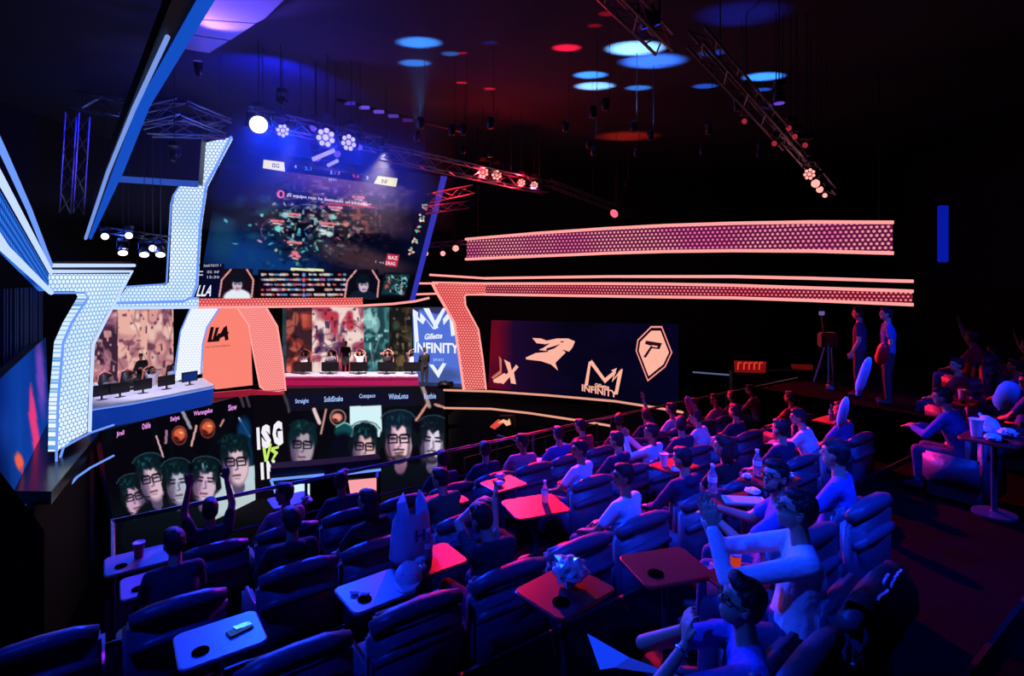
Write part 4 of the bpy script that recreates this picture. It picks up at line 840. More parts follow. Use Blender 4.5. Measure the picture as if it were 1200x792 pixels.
o = thing([('palm', MB().box((0, 0, .02), (.1, .08, .03), bev=.012), blackp, True)]+[('finger', MB().tube([(.04, -.03+i*.02, .02), (.09+.01*(i % 2), -.035+i*.024, .025), (.12, -.04+i*.026, .015)], .011, 6), blackp, True) for i in range(4)], 'black glove lying on the blue table at the left edge', 'glove', on('c', .05, -.03), .4, None, 'glove')
for dx, dy, c_ in ((-.16, .02, '9aa4ff'), (-.1, -.04, 'd8dcff')): wad(on('b', dx, dy), .028, 'small crumpled receipt on the table with the white cap, '+('left one' if dx < -.12 else 'right one'), paper, int(dx*100), 'paper', (1.3, .8, .5), 'crumpled receipts')
# cap
capm = mat('cap_white', 'd4d8e4', .8, bump=.2, bscale=60)
mb = MB(); vs = []; n = 20
for i in range(7):
    a = i/6*math.pi/2; vs += [(.095*math.cos(a)*math.cos(2*math.pi*k/n), .11*math.cos(a)*math.sin(2*math.pi*k/n), .115*math.sin(a)**.85) for k in range(n)]
crown = MB().add(vs, [(i*n+k, i*n+(k+1) % n, (i+1)*n+(k+1) % n, (i+1)*n+k) for i in range(6) for k in range(n)])
br = MB(); vs = []
for j in range(9):
    a = math.radians(200+j*17.5); vs += [(.09*math.cos(a), .105*math.sin(a), .012), (.1*math.cos(a), .1*math.sin(a)-.075*math.sin((j/8)*math.pi), .004)]
br.add(vs, [(2*j, 2*j+1, 2*j+3, 2*j+2) for j in range(8)])
cp_ = thing([('crown', crown, capm, True), ('brim', br, capm, True), ('button', MB().ball((0, 0, .116), .008), capm, True)], 'white baseball cap resting on the right end of the blue table', 'cap', on('b', .27, -.02), RZ-.6, None, 'baseball_cap', 1.15)
em = MB(); em.add([(x*.9, -.098+abs(x)*.35, z_) for x, z_ in ((-.04, .035), (.04, .035), (.045, .07), (-.035, .075))], [(0, 1, 2, 3)]); em.build('emblem', mat('cap_emblem', '2a3470', .7), cp_)
wad(on('f', .06, .02), .1, 'crumpled shiny foil ball on the red table near bottom centre', foil, 4, 'foil ball', (1.1, 1, .85), name='foil_ball')
bottle(on('e', .14, -.02), 'clear water bottle standing on the bright red table', 1.25)
for i, (k, dx, dy, lb) in enumerate((('k', -.03, .0, 'clear bottle beside the big white bag'), ('p', -.05, .1, 'taller of two clear bottles at right'), ('o', -.02, .3, 'clear bottle in front of the white tray'), ('r', .05, 0, 'small clear bottle on the front row red table'), ('s', -.02, 0, 'clear bottle by the white stick'))): bottle(on(k, dx, dy), lb, 1.2)
for k, dx, dy, lb in (('n', -.14, .05, 'left white paper cup below the red stick'), ('n', .14, .05, 'right white paper cup below the red stick'), ('l', .05, .1, 'white paper cup on the middle red table'), ('r', -.12, -.02, 'white cup beside the dark-haired couple'), ('t', -.1, .06, 'white cup on the front row red table'), ('u', -.12, .1, 'white cup on the far right table'), ('v', .1, 0, 'white cup near the far right crowd')): cup(on(k, dx, dy), whitep, lb, 1.35)
# white tray
thing([('tray_base', MB().box((0, 0, .015), (.34, .15, .02), bev=.006), whitep, False)]+[('tray_rib', MB().box((0, y, .03), (.32, .01, .012)), whitep, False) for y in (-.05, -.017, .017, .05)]+[('rim', MB().tube([(-.17, -.075, .03), (.17, -.075, .03), (.17, .075, .03), (-.17, .075, .03), (-.17, -.075, .03)], .008, 6), whitep, False)], 'long white ribbed food tray on the dark table right of centre', 'tray', on('o', .0, .0), RZ-.75, None, 'food_tray')
wad(on('o', .27, .08), .05, 'crumpled white napkin right of the long tray', paper, 12, 'napkin', (1.4, 1.2, .5))
ww = 0
ORD = ['left', 'right', 'near', 'far', 'middle', 'outer']
for k, n_ in (('q', 6), ('p', 5), ('s', 5), ('u', 5), ('m', 3), ('j', 2), ('l', 3), ('h', 1), ('v', 2), ('k', 3), ('r', 3), ('t', 3), ('n', 3), ('i', 2)):
    for i in range(n_):
        ww += 1; wad(on(k, rnd.uniform(-.22, .22), rnd.uniform(-.17, .17)), rnd.uniform(.035, .06), ORD[i]+' '+{'q': 'crumpled pink-lit wrapper on the crowded far table', 'p': 'crumpled paper wrap beside the two clear bottles', 's': 'crumpled wrapper by the long white stick', 'u': 'crumpled white wrapper on the far right table', 'm': 'crumpled napkin on the front row papers table', 'j': 'small wrapper on the red table behind the spectator in green', 'l': 'wrapper beside the middle white cup', 'h': 'crumpled napkin in front of the white monitor', 'v': 'small wrapper near the far right crowd', 'k': 'snack packet beside the big white bag', 'r': 'wrapper beside the front row bottle at right', 't': 'wrapper on the front row red table with one cup', 'n': 'wrapper between the two white paper cups', 'i': 'scrap on the small red table left of the bright one'}[k],
            [paper, foil, whitep][ww % 3] if k != 'k' else [redp, foil, whitep][i % 3], ww, 'wrapper', (1.2, 1, .6), 'wrappers on table '+k)
def sheet(loc, w_, l_, rz, label, tilt=0., curl=.03, group=None):
    n = 6; vs = []
    for i in range(n+1):
        for j in range(n+1): vs.append(((i/n-.5)*w_, (j/n-.5)*l_, curl*math.sin(i/n*3)*math.sin(j/n*2.6)+.004))
    fs = [(i*(n+1)+j, (i+1)*(n+1)+j, (i+1)*(n+1)+j+1, i*(n+1)+j+1) for i in range(n) for j in range(n)]
    o = MB().add(vs, fs).build('paper_sheet', paper, None, True, label=label, cat='paper', group=group); o.location = loc; o.rotation_euler = (tilt, 0, rz); return o
sheet(on('m', -.05, 0), .4, .28, RZ+.2, 'white printed placemat on the front row papers table'); sheet(on('m', -.6, -.25, -.02), .5, .2, RZ-.9, 'long pale paper strip left of the front row papers')
# sheet over chair near bottom centre, triangular
o = MB().add([(0, 0, 0), (.46, -.33, -.02), (.5, -.32, -.03), (.05, -.16, -.1), (.2, -.22, .01), (.12, -.2, -.06)], [(0, 3, 5, 4), (4, 5, 1), (1, 5, 2)]).build('leaflet', paper, None, False, label='folded white leaflet slanting down near the bottom edge', cat='paper')
o.location = at(688, 742, 2, .62)
# bag
bagm = mat('bag_plastic', 'c0c4d8', .35, bump=.5, bscale=14); bagp = mat('bag_print', '2c3478', .6)
def bag(loc, rz, s, label, letters=True):
    mb = MB(); n = 14; prof = [(0, .17), (.06, .2), (.2, .19), (.34, .17), (.42, .13)]; vs = []
    for z_, r in prof:
        for k in range(n):
            a = 2*math.pi*k/n; q = r*(1+.09*noise.noise(Vector((math.cos(a)*2, math.sin(a)*2, z_*6)))); vs.append((q*math.cos(a), q*.6*math.sin(a), z_+.03*noise.noise(Vector((a*2, z_*9, 1)))*(z_ > .1)))
    mb.add(vs, [(i*n+k, i*n+(k+1) % n, (i+1)*n+(k+1) % n, (i+1)*n+k) for i in range(4) for k in range(n)]+[tuple(range(n))[::-1]])
    t = thing([('bag_body', mb, bagm, True)], label, 'bag', loc, rz, None, 'plastic_bag', s)
    for e in (-1, 1): MB().add([(e*.02, -.06, .36), (e*.15, -.05, .38), (e*.13, .0, .52), (e*.07, .01, .6), (e*.04, .0, .5), (e*.02, .06, .38), (e*.15, .05, .38)], [(0, 1, 2, 3, 4), (5, 4, 3, 2, 6)]).build('handle', bagm, t, True)
    if letters:
        vs, fs = glyphs('H', .03); f = MB(); f.add([(-.01+v[0]*.09, -.128, .2+v[1]*.1) for v in vs], fs); f.build('printed_letter', bagp, t)
    return t
bag(at(482, 655, 3, .722), RZ-.1, .98, 'big pale plastic bag with pointed handles and a dark letter on an armchair')
# side bags / foam sticks
def stick(px, py, px2, py2, Y, m, label, r=.055):
    a, b = P(px, py, Y), P(px2, py2, Y*.97); M = align(a, b); L = (b-a).length
    prof = [(.012, 0), (r*.7, .03), (r, .09), (r, L-.12), (r*.75, L-.04), (.015, L)]
    t = empty('inflatable_stick', a, label=label, cat='inflatable stick', group='inflatable cheering sticks')
    local(MB().lathe(prof, 14, M).build('tube', m, t, True), t); local(MB().lathe([(.012, -.03), (.015, 0), (.01, .01)], 8, M).build('valve', whitep, t), t); return t
sw = mat('stick_white', 'd8d0f0', .4); sr = mat('stick_red', 'd02838', .4)
stick(1005, 460, 1019, 419, 5.5, sw, 'tall white inflatable stick leaning beside the far red table', .042); stick(984, 500, 992, 466, 5.6, sw, 'lower white inflatable stick behind the tall one', .042)
stick(812, 486, 805, 465, 7.2, sr, 'red inflatable stick held up in the front rows', .05)
stick(1031, 425, 1037, 403, 9.2, sr, 'red inflatable stick carried by the standing man in blue', .09)
stick(1150, 487, 1172, 513, 5.4, sw, 'pale inflatable stick slanting down at far right', .075); stick(1172, 478, 1187, 448, 6.2, sw, 'pale inflatable stick leaning up at far right', .1)
# ------------------------------------------------------------------ spectators
def floor_at(s_, t_):
    if t_ > 10.92 and s_ > 3.27: return 2.3
    for k, (s0, s1, fl) in TIERS.items():
        if s0 <= s_ < s1: return fl
    return 2.15
def far_person(px, py, ti, proto, shirt, label, yaw, skin, hair, s=1., group=None):
    best = None
    for q in range(300):
        Y = 5+q*.03; p = P(px, py, Y); s_, t_ = TN.x*p.x+TN.y*p.y, TT.x*p.x+TT.y*p.y; fl = floor_at(s_, t_); e = abs(H-fl+HEADZ[proto]-p.z)
        if best is None or e < best[0]: best = (e, p, fl)
    e, p, fl = best; FARP.append((p, fl)); place(CH, cu, Vector((p.x, p.y, H-fl))-TN*.44, RZ, 'dark leather armchair under the '+label, 'armchair', 'leather armchairs on the far right').scale = (.92, 1, .96)
    return person(proto, (p.x, p.y, H-fl), RZ, shirt, label, skin, hair, group=group)
FARP = []
place(CH, cu, ST_(1.28, 3.45, H-2.7), RZ+.1, 'large dark armchair behind the clapping man at lower right', 'armchair', 'leather armchairs in terraced rows')
place(CH, cu, ST_(1.2, 2.6, H-2.7), RZ+.1, 'dark armchair behind the person with the bracelet, lower right', 'armchair', 'leather armchairs in terraced rows')
def seat_person(px, py, tier, proto, shirt, label, yaw=0., skin=None, hair=None, s=1., group=None, src=None, hz=None):
    hz = hz or HEADZ[proto]; fl = TIERS[tier][2] if isinstance(tier, int) else tier; h = fl-hz*s
    p = P(px, py, F*h/(py-HY)); th = RZ+yaw
    off = Vector((0, -.1 if hz < 1.3 else 0.02, 0)); off = Matrix.Rotation(th, 3, 'Z') @ off*s
    return person(proto, (p.x-off.x, p.y-off.y, H-fl), th, shirt, label, skin, hair, scale=s, group=group, src=src)
HERO = [('A', 950, 556, 2), ('D', 620, 672, 3)]
AUD = [
 (262, 632, 5, 'arms_up', 'dark', 'spectator in the front row with both arms raised before the pit screen', 0),
 (345, 588, 5, 'sit_left', 'pink', 'spectator with pink-lit face beside the white monitor', .2), (330, 632, 4, 'hood', 'black', 'spectator in a black hood seen from behind beside the pink bag', 0),
 (244, 652, 4, 'lean', 'dark', 'spectator in dark top near the left corner table', 0),
 (437, 590, 5, 'sit_right', 'navy', 'spectator in navy at the front row behind the salmon monitor', 0), (418, 612, 4, 'long_hair', 'black', 'long-haired spectator in black left of the big white bag', .3),
 (545, 560, 5, 'sit', 'navy', 'spectator in navy in the front row left of the pink-lit face', 0), (587, 545, 5, 'sit_left', 'pink', 'spectator with pink-lit face in the front row centre', -.5), (606, 556, 5, 'sit', 'navy', 'dark-haired spectator in navy right of the pink-lit face', 0),
 (575, 585, 4, 'lean', 'green', 'spectator in green and white leaning over the small red table', .2), (690, 552, 4, 'sit_left', 'white', 'spectator in white seated left of the big dark-haired man', .5),
 (720, 552, 4, 'hood', 'navy', 'large dark-haired man in blue hood in the second row', .1),
 (686, 512, 5, 'sit', 'blue', 'spectator in blue at the front rail', 0), (727, 492, 5, 'sit_right', 'red', 'spectator in red at the front rail looking right', 0), (757, 487, 5, 'sit', 'white', 'spectator in white sweater at the front rail', .3),
 (771, 512, 5, 'lean', 'red', 'spectator in red bent forward beside the white sweater', 0), (735, 530, 4, 'clap', 'white', 'spectator in white clapping in the second row', .2), (808, 505, 5, 'one_up', 'navy', 'spectator holding up the red inflatable stick', 0),
 (832, 488, 5, 'sit_left', 'red', 'left person of the pink-lit front row couple', .3), (860, 474, 5, 'sit_left', 'pink', 'right person of the pink-lit front row couple', .2), 
 (800, 532, 4, 'sit_right', 'navy', 'spectator in navy next to the white cups', 0), (868, 508, 4, 'lean', 'white', 'spectator in white and black leaning beside the couple', .3), (760, 562, 3, 'sit_left', 'white', 'spectator in white in the third row looking left', .2),
 (830, 545, 3, 'hood', 'navy', 'dark hooded spectator in the third row left of the bottles', 0), (915, 474, 5, 'sit', 'navy', 'spectator in navy and pale cap under the handrail end', 0), (938, 466, 5, 'lean', 'pink', 'spectator in pink shirt under the handrail end', .3),
 (900, 505, 4, 'sit', 'navy', 'spectator in navy behind the crowded wrapper table', 0), (880, 530, 3, 'long_hair', 'black', 'long-haired dark spectator near the crowded table', 0),
 (1000, 478, 4, 'sit', 'red', 'spectator in red beside the long white stick', 0), (1033, 462, 4, 'sit_left', 'blue', 'spectator in blue right of the red stick', 0),
 (1020, 500, 3, 'lean', 'white', 'spectator in white leaning in the third row at right', .2), (1048, 494, 3, 'sit', 'blue', 'spectator in bright blue shirt seen from behind at the aisle', 0), (1000, 520, 3, 'sit', 'navy', 'spectator in navy behind the bearded man', 0),
 (1040, 530, 2, 'sit', 'blue', 'broad spectator in blue shirt seen from behind right of the bearded man', .2),
 (1130, 398, 2.3, 'one_up', 'red', 'far right spectator in red raising an arm', 0), (1112, 425, 2.3, 'sit_left', 'red', 'far right spectator in red at the left of the crowd', 0), (1145, 418, 2.3, 'sit', 'white', 'far right spectator in white in the crowd', 0), (1174, 414, 2.3, 'lean', 'red', 'far right spectator in red leaning in', 0),
 (1180, 428, 2.3, 'sit', 'blue', 'far right spectator in blue behind the red one', 0), (1192, 446, 2.15, 'sit_left', 'blue', 'spectator in blue holding the leaning pale stick', .3), (1195, 400, 2.3, 'one_up', 'red', 'spectator at the far right edge with red-lit raised hand', 0),
 (1120, 468, 2.3, 'lean', 'blue', 'spectator in bright blue bent over the small dark table', 0)]
def sofar(px, py, tier, hz):
    h = TIERS[tier][2]-hz; p = P(px, py, F*h/(py-HY)); return TN.x*p.x+TN.y*p.y, TT.x*p.x+TT.y*p.y
SLOT = {}
for k in (5, 4, 3, 2, 1):
    x0_, x1_ = EXC.get(k, (99, 99)); fit = lambda t_: t_ if not x0_ < t_ < x1_ else (x0_ if t_ < (x0_+x1_)/2 else x1_)
    ps = sorted([(fit(sofar(a_[0], a_[1], k, HEADZ[a_[3]])[1]), i) for i, a_ in enumerate(AUD) if a_[2] == k]+[(sofar(px, py, k, 1.24)[1], key) for key, px, py, kk in HERO if kk == k], key=lambda q: q[0])
    nodes = [[t_, True, None, 0] for t_ in FIX[k]]
    for t_, i in ps:
        f = [n for n in nodes if n[1] and n[2] is None and abs(n[0]-t_) < .42]
        if f: min(f, key=lambda n: abs(n[0]-t_))[2] = i
        else: nodes.append([t_, False, i, -1 if t_ <= x0_ else (1 if t_ >= x1_ else 0)])
    nodes.sort(key=lambda n: n[0])
    for _ in range(1500):
        for a_, b_ in zip(nodes, nodes[1:]):
            g = .72-(b_[0]-a_[0])
            if g > 0:
                if a_[1] and not b_[1]: b_[0] += g
                elif b_[1] and not a_[1]: a_[0] -= g
                elif not a_[1]: a_[0] -= g/2; b_[0] += g/2
        for n in nodes:
            if n[3] > 0 and x1_ < 50: n[0] = max(n[0], x1_)
            if n[3] < 0 and x0_ < 50: n[0] = min(n[0], x0_)
    ext = []
    for a_, b_ in zip(nodes, nodes[1:]):
        g = b_[0]-a_[0]; m_ = int(g/.95)-1
        for q in range(m_): ext.append([a_[0]+g*(q+1)/(m_+1), False, None, 0])
    nodes = sorted(nodes+ext, key=lambda n: n[0])
    nodes = [n for n in nodes if n[0] < (10.5, 10.5, 6.3, 10.5, 10.5, 10.5)[k] and (n[2] is not None or not x0_ < n[0] < x1_)]
    ordn = ['leftmost', 'second', 'third', 'fourth', 'fifth', 'sixth', 'seventh', 'eighth', 'ninth', 'tenth', 'eleventh', 'twelfth', 'thirteenth', 'fourteenth', 'fifteenth', 'sixteenth', 'seventeenth', 'eighteenth', 'nineteenth', 'twentieth']
    for j, n in enumerate(nodes):
        SLOT[n[2]] = (RB[k]+.44, n[0], k)
        place(CH, cu, ST_(RB[k], n[0], H-TIERS[k][2]), RZ, f'dark leather armchair, {ordn[j]} from left in the {RN[k]}', 'armchair', 'leather armchairs in terraced rows').scale = (.92, 1, .96)
for i, (px, py, ti, pr, shc, lb, yw) in enumerate(AUD):
    if isinstance(ti, int):
        s_, t_, k = SLOT.get(i) or (RB[ti]+.44, sofar(px, py, ti, HEADZ[pr])[1], ti)
        person(pr, ST_(s_, t_, H-TIERS[k][2]-.02), RZ+max(-.25, min(.25, yw)), shc, lb, skin2 if i % 3 == 1 else skinm, hair2 if i % 5 == 2 else hairm, group='seated spectators')
    else: far_person(px, py, ti, pr, shc, lb, yw, skin2 if i % 3 == 1 else skinm, hair2 if i % 5 == 2 else hairm, s=1.0, group='seated spectators')
def stand_person(px, py, Y, proto, shirt, label, rz, floor=None, tr='dark', s=1.):
    p = P(px, py, Y); fl = floor if floor is not None else p.z-1.64*s
    return person(proto, (p.x, p.y, fl), rz, shirt, label, trousers=tr, scale=s)
stand_person(1040, 377, 10.0, 'stand', 'blue', 'man in blue shirt standing on the right side terrace', RZ+.5, H-2.3)
stand_person(1007, 378, 10.6, 'stand', 'navy', 'dim figure in navy standing left of the man in blue', RZ+.3, H-2.3, s=.98)
# ------------------------------------------------------------------ larger spectators near the camera, modelled finer
def hero(name, J, px, py, Y, th, label, head, hair, sleeve, shirt, curl=.25, skin=None, hr=None, yawoff=0, legs=True, slot=None):
    M = figure(name, J, .0085, head, hair, sleeve, curl, legs=legs); hz = J['head']
    if slot: s_, t_, k = SLOT[slot]; loc = ST_(s_, t_, H-TIERS[k][2]-.02)
    else:
        p = P(px, py, Y); o = Matrix.Rotation(th, 3, 'Z') @ Vector((hz[0], hz[1], 0)); loc = (p.x-o.x, p.y-o.y, p.z-hz[2])
    t = person(None, loc, th, shirt, label, skin, hr, src=M); return t, M
clapJ = dict(SIT); clapJ.update(mirror({'elL': (-.17, .3, .86), 'wrL': (-.05, .37, 1.1), 'hdL': (.1, .12, 1), 'hnL': (-1, 0, .0)}))
clapJ['elR'] = (.2, .3, .88); clapJ['wrR'] = (.06, .4, 1.11); clapJ['hdR'] = (-.05, .1, 1)
tB, MBh = hero('clapper', clapJ, 932, 598, 3.3, 1.3, 'man in profile clapping raised hands, pale long sleeves, right foreground', (.28, 0, .12), 'short', 'long', 'white', .12)
chinJ = dict(SIT); chinJ.update(mirror({'elL': (-.2, .36, .86), 'wrL': (-.06, .17, 1.04), 'hdL': (.35, -.1, 1), 'hnL': (-.4, 1, 0)}))
tC, MC = hero('leaner', chinJ, 868, 706, 2.75, 1.4, 'person in profile looking up with hands near chin, lower right foreground', (.32, 0, .1), 'tuft', 'short', 'blue', .5)
armJ = dict(SIT); armJ.update({'elL': (-.12, .18, 1.12), 'wrL': (.13, .26, 1.22), 'hdL': (1, .1, .1), 'hnL': (0, 0, 1), 'elR': (.2, .12, 1.0), 'wrR': (.26, .2, 1.24), 'hdR': (.2, .1, 1), 'hnR': (1, -.3, 0), 'head': (-.02, .0, 1.2)})
tD, MD = hero('stretcher', armJ, 0, 0, 0, RZ, 'person slumped in armchair with both bare arms raised to the right, bottom centre', (-.2, 0, .3), 'short', 'short', 'dark', .4, slot='D')
beardJ = dict(SIT); beardJ.update({'elL': (-.26, .1, .8), 'wrL': (-.12, .3, .9), 'hdL': (.3, 1, .3), 'elR': (.26, .08, .8), 'wrR': (.14, .3, .88), 'hdR': (-.3, 1, .3)})
tA, MA = hero('bearded', beardJ, 0, 0, 0, RZ+.5, 'bearded man in glasses turned toward the camera beside the clear bottles', (.15, 0, .95), 'beard', 'short', 'blue', .4, slot='A')
def glasses(t, M, k=1.):
    Rh = M['Rh']; mb = MB()
    for e in (-1, 1):
        mb.tube([Rh @ Vector((e*.032+.022*math.cos(a), .1, .01+.017*math.sin(a))) for a in [2*math.pi*i/12 for i in range(13)]], .003, 5)
        mb.tube([Rh @ Vector((e*.054, .1, .015)), Rh @ Vector((e*.08, .06, .012)), Rh @ Vector((e*.082, -.005, .008))], .0028, 5)
    mb.tube([Rh @ Vector((-.01, .104, .012)), Rh @ Vector((.01, .104, .012))], .003, 5); mb.build('glasses', mat('spectacle_frame', '16161c', .2), t)
for t_, M_ in ((tA, MA), (tB, MBh), (tC, MC)): glasses(t_, M_)
mb = MB(); w_ = Vector(chinJ['wrL']); e_ = Vector(chinJ['elL']); q = w_.lerp(e_, .12); mb.lathe([(.032, -.006), (.037, -.004), (.037, .004), (.032, .006)], 16, align(q, e_)); mb.build('bracelet', mat('bracelet_silver', 'd8d8e8', .2, 1.), tC)
# glowing orange cup between the clapper and the tray
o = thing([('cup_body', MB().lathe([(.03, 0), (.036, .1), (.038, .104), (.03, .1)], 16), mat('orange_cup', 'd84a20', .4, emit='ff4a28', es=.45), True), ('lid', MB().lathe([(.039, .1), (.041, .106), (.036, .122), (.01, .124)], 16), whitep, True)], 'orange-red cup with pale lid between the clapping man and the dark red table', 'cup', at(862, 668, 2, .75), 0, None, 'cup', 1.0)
# the side table under it
pz = at(862, 676, 2, .72); o = place(TB['maroon'][0], TB['maroon'][1], (pz.x, pz.y, H-TIERS[2][2]), RZ-.3, 'dark table carrying the orange cup behind the raised arm', 'table', 'small tables between the armchairs'); o.scale = (.55, .55, 1)
# ------------------------------------------------------------------ caster desk in the pit with lit frames and two screens
cd = empty('caster_desk', P(380, 600, 11.5), label='low dark desk with blue light frames and two monitors in front of the pit screen', cat='desk')
pl = vplane(315, 11.6, 450, 12.4)
local(slab('front_panel', pl, [(317, 563), (447, 553), (447, 640), (325, 650)], .5, frame_m, cd, off=-.2), cd)
local(tubes('light_strip', pl, [(317, 564), (380, 558)], .03, ledB2, cd, off=-.1), cd); local(tubes('light_strip', pl, [(395, 558), (447, 552)], .03, ledB2, cd, off=-.1), cd)
local(tubes('light_strip', pl, [(317, 564), (331, 602)], .03, ledB2, cd, off=-.1), cd); local(tubes('light_strip', pl, [(443, 555), (440, 575)], .03, ledV, cd, off=-.1), cd)
local(slab('top_panel', pl, [(316, 552), (378, 547), (447, 540), (447, 551), (317, 561)], .4, mat('desk_violet', '343468', .5), cd, off=-.15), cd)
for nm, q, c_, lb in (('white_screen', [(326, 568), (363, 567), (363, 588), (333, 590)], 'd4f4f8', 'left monitor glowing white on the caster desk in front of the pit screen'), ('salmon_screen', [(408, 563), (441, 560), (441, 579), (411, 581)], 'f8a0a8', 'right monitor glowing salmon on the caster desk in front of the pit screen')):
    c0 = pl.pt(q[2][0], q[2][1]); m_ = empty('monitor', c0, label=lb, cat='monitor'); local(slab('display', pl, q, .03, emitm('display_'+c_, c_, 1.), m_, off=.02), m_)
    x0, y0, x1, y1 = q[0][0], q[0][1], q[2][0], q[2][1]; local(slab('bezel', pl, [(x0-2, y0-2), (x1+2, y0-3), (x1+2, y1+2), (x0+3, y1+4)], .05, frame_m, m_, off=-.02), m_)
    local(slab('stand', pl, [((x0+x1)/2-2, y1), ((x0+x1)/2+2, y1), ((x0+x1)/2+4, y1+16), ((x0+x1)/2-4, y1+16)], .04, frame_m, m_, off=-.04), m_)
# ------------------------------------------------------------------ camera tripod at the far terrace and distant red stand
def lpost(name, label, pts_list, r, m, cat, Y):
    t = empty(name, P(*pts_list[0][0], Y), label=label, cat=cat)
    for i, pts in enumerate(pts_list): local(MB().tube([P(x, y, Y+.25*(i % 3)) for x, y in pts], r, 6).build('leg', m, t), t)
    return t
tp_ = lpost('tripod', 'thin pale tripod standing behind the right end of the handrail', [[(971, 402), (971, 447)], [(968, 402), (954, 447)], [(974, 402), (977, 447)]], .022, railm, 'tripod', 11.2)
local(MB().box(P(970, 398, 11.3), (.34, .22, .3), bev=.03).build('camera_body', blackp, tp_), tp_)
local(MB().box(P(963, 367, 11.3), (.1, .03, .08)).build('viewfinder', emitm('viewfinder_glow', '7a60a0', .8), tp_), tp_)
local(MB().tube([P(966, 392, 11.3), P(963, 370, 11.3)], .02).build('mast', railpost, tp_), tp_)
# far merchandise stand
wd = empty('merch_stand', P(880, 455, 17.5), label='small red-lit sign stand with figures far behind the handrail', cat='sign stand')
pl = vplane(860, 17.5, 960, 17.0)
local(slab('sign_board', pl, [(861, 423), (898, 424), (897, 437), (862, 436)], .1, mat('sign_red', '7a1410', .5, emit='a01418', es=.5), wd), wd)
c = Canvas(pl)
for i, x in enumerate((865, 872, 878, 884, 890)): c.line([(x, 425), (x-.5, 433)], 1.6, 'e04030', 1); c.line([(x, 425), (x+4, 425)], 1.2, 'e04030', 1)
local(c.build('lettering', wd), wd)
local(slab('low_board', pl, [(928, 427), (953, 428), (952, 434), (929, 432)], .1, mat('sign_red'+'2', '4a0c0c', .5, emit='701010', es=.5), wd), wd)
local(slab('counter', pl, [(860, 438), (955, 436), (955, 640), (860, 650)], .5, frame_m, wd, off=-.3), wd)
def lamp_strip(): pass
o = MB().box((P(1105, 274, 24.5)), (.45, .12, 2.5), bev=.03).build('blue_wall_lamp', emitm('led_dim_blue', '0818a8', .9), None, label='dim vertical blue light panel high on the far right wall', cat='wall light')
# small pit robot/prop with salmon glow below the stage lip
pr_ = empty('floor_projector', P(585, 500, 19), label='salmon-lit floor light with angled reflectors right of the pit screen', cat='stage light')
pl = vplane(560, 19.3, 610, 18.7)
c = Canvas(pl); c.face([(574, 500), (584, 491), (592, 494), (580, 503)], 'd84a40', 1); c.face([(583, 496), (590, 491), (595, 493), (597, 490), (599, 497), (594, 499), (590, 495)], 'ffb890', 2); local(c.build('reflector_glow', pr_), pr_)
local(slab('housing', pl, [(568, 500), (584, 488), (600, 488), (602, 502), (585, 508), (570, 507)], .25, frame_m, pr_, off=-.02), pr_)
local(MB().tube([P(586, 505, 19.1), Vector((P(586, 505, 19.1).x, 19.1, .02))], .04).build('stand_pole', railpost, pr_), pr_)

# dark jacket with pale printed marks draped over the armchair at lower right
jm = mat('jacket_black', '0e0e14', .8, bump=.3, bscale=30); ja = ST_(1.22, 3.45, H-2.7); jt = empty('draped_jacket', ja+Vector((0, 0, .93)), RZ+.1, 'black jacket with pale printed marks draped over the large armchair at lower right', 'jacket')
def jp(u, v):
    a = v*math.pi; return (u*.66-.33+.01*math.sin(v*9), .09-.1*math.cos(a*.9)+(-.03 if v < .2 else 0), (.1*math.sin(a*.9) if v < .5 else .1*math.sin(a*.9))-(.16*(1-v/.25) if v < .25 else 0)-(.25*(v-.7)/.3 if v > .7 else 0)+.012*math.sin(u*11))
n_ = 14; MB().add([jp(i/n_, j/n_) for i in range(n_+1) for j in range(n_+1)], [(i*(n_+1)+j, (i+1)*(n_+1)+j, (i+1)*(n_+1)+j+1, i*(n_+1)+j+1) for i in range(n_) for j in range(n_)]).build('jacket_cloth', jm, jt, True)
pm_ = mat('pale_print', 'b8bcd8', .6)
for (u0, u1, v0) in ((.18, .45, .3), (.5, .72, .42), (.52, .85, .3)):
    m_ = MB()
    for q in range(8 if v0 < .4 else 5):
        u_ = u0+(u1-u0)*q/8; a = Vector(jp(u_, v0+.01*(q % 2)))+Vector((0, -.006, .012)); m_.box(a, (.026, .012, .012))
    m_.build('printed_mark', pm_, jt)
# ------------------------------------------------------------------ player desks, monitors, chairs and players
deskw = mat('desk_white', 'c8c8d0', .5); 
def desk(name, label, fr, bk, zt, zb, fm, em):
    t = empty(name, (fr[0]+fr[-1])/2, label=label, cat='desk')
    q = [Vector((p.x, p.y, zt)) for p in fr+bk[::-1]]; local(MB().prism(q, [p-Vector((0, 0, .06)) for p in q]).build('worktop', deskw, t), t)
    for a, b in zip(fr, fr[1:]):
        a2, b2 = Vector((a.x, a.y, zt-.07)), Vector((b.x, b.y, zt-.07)); n = (b2-a2).cross(Vector((0, 0, 1))).normalized()
        if n.y > 0: n = -n
        lo = [Vector((b.x, b.y, zb))+n*-.12, Vector((a.x, a.y, zb))+n*-.12]
        local(MB().prism([a2, b2]+lo, [p-n*.1 for p in [a2, b2]+lo]).build('front_panel', fm, t), t)
    local(MB().tube([Vector((p.x, p.y-.03, zt-.09)) for p in fr], .025, 6).build('light_strip', em, t), t)
    for b in (bk[0], bk[-1]): local(MB().box((b.x, b.y, (zt+zb)/2-.03), (.08, .08, zt-zb-.06)).build('leg', frame_m, t), t)
    return t
zt = H-4.15; f_ = [P(x, y, F*4.15/(y-HY)) for x, y in ((107, 477), (155, 470), (203, 461), (251, 451.5))]; b_ = [P(x, y, F*4.15/(y-HY)) for x, y in ((108, 464), (150, 457.5), (195, 450), (238, 442.5))]
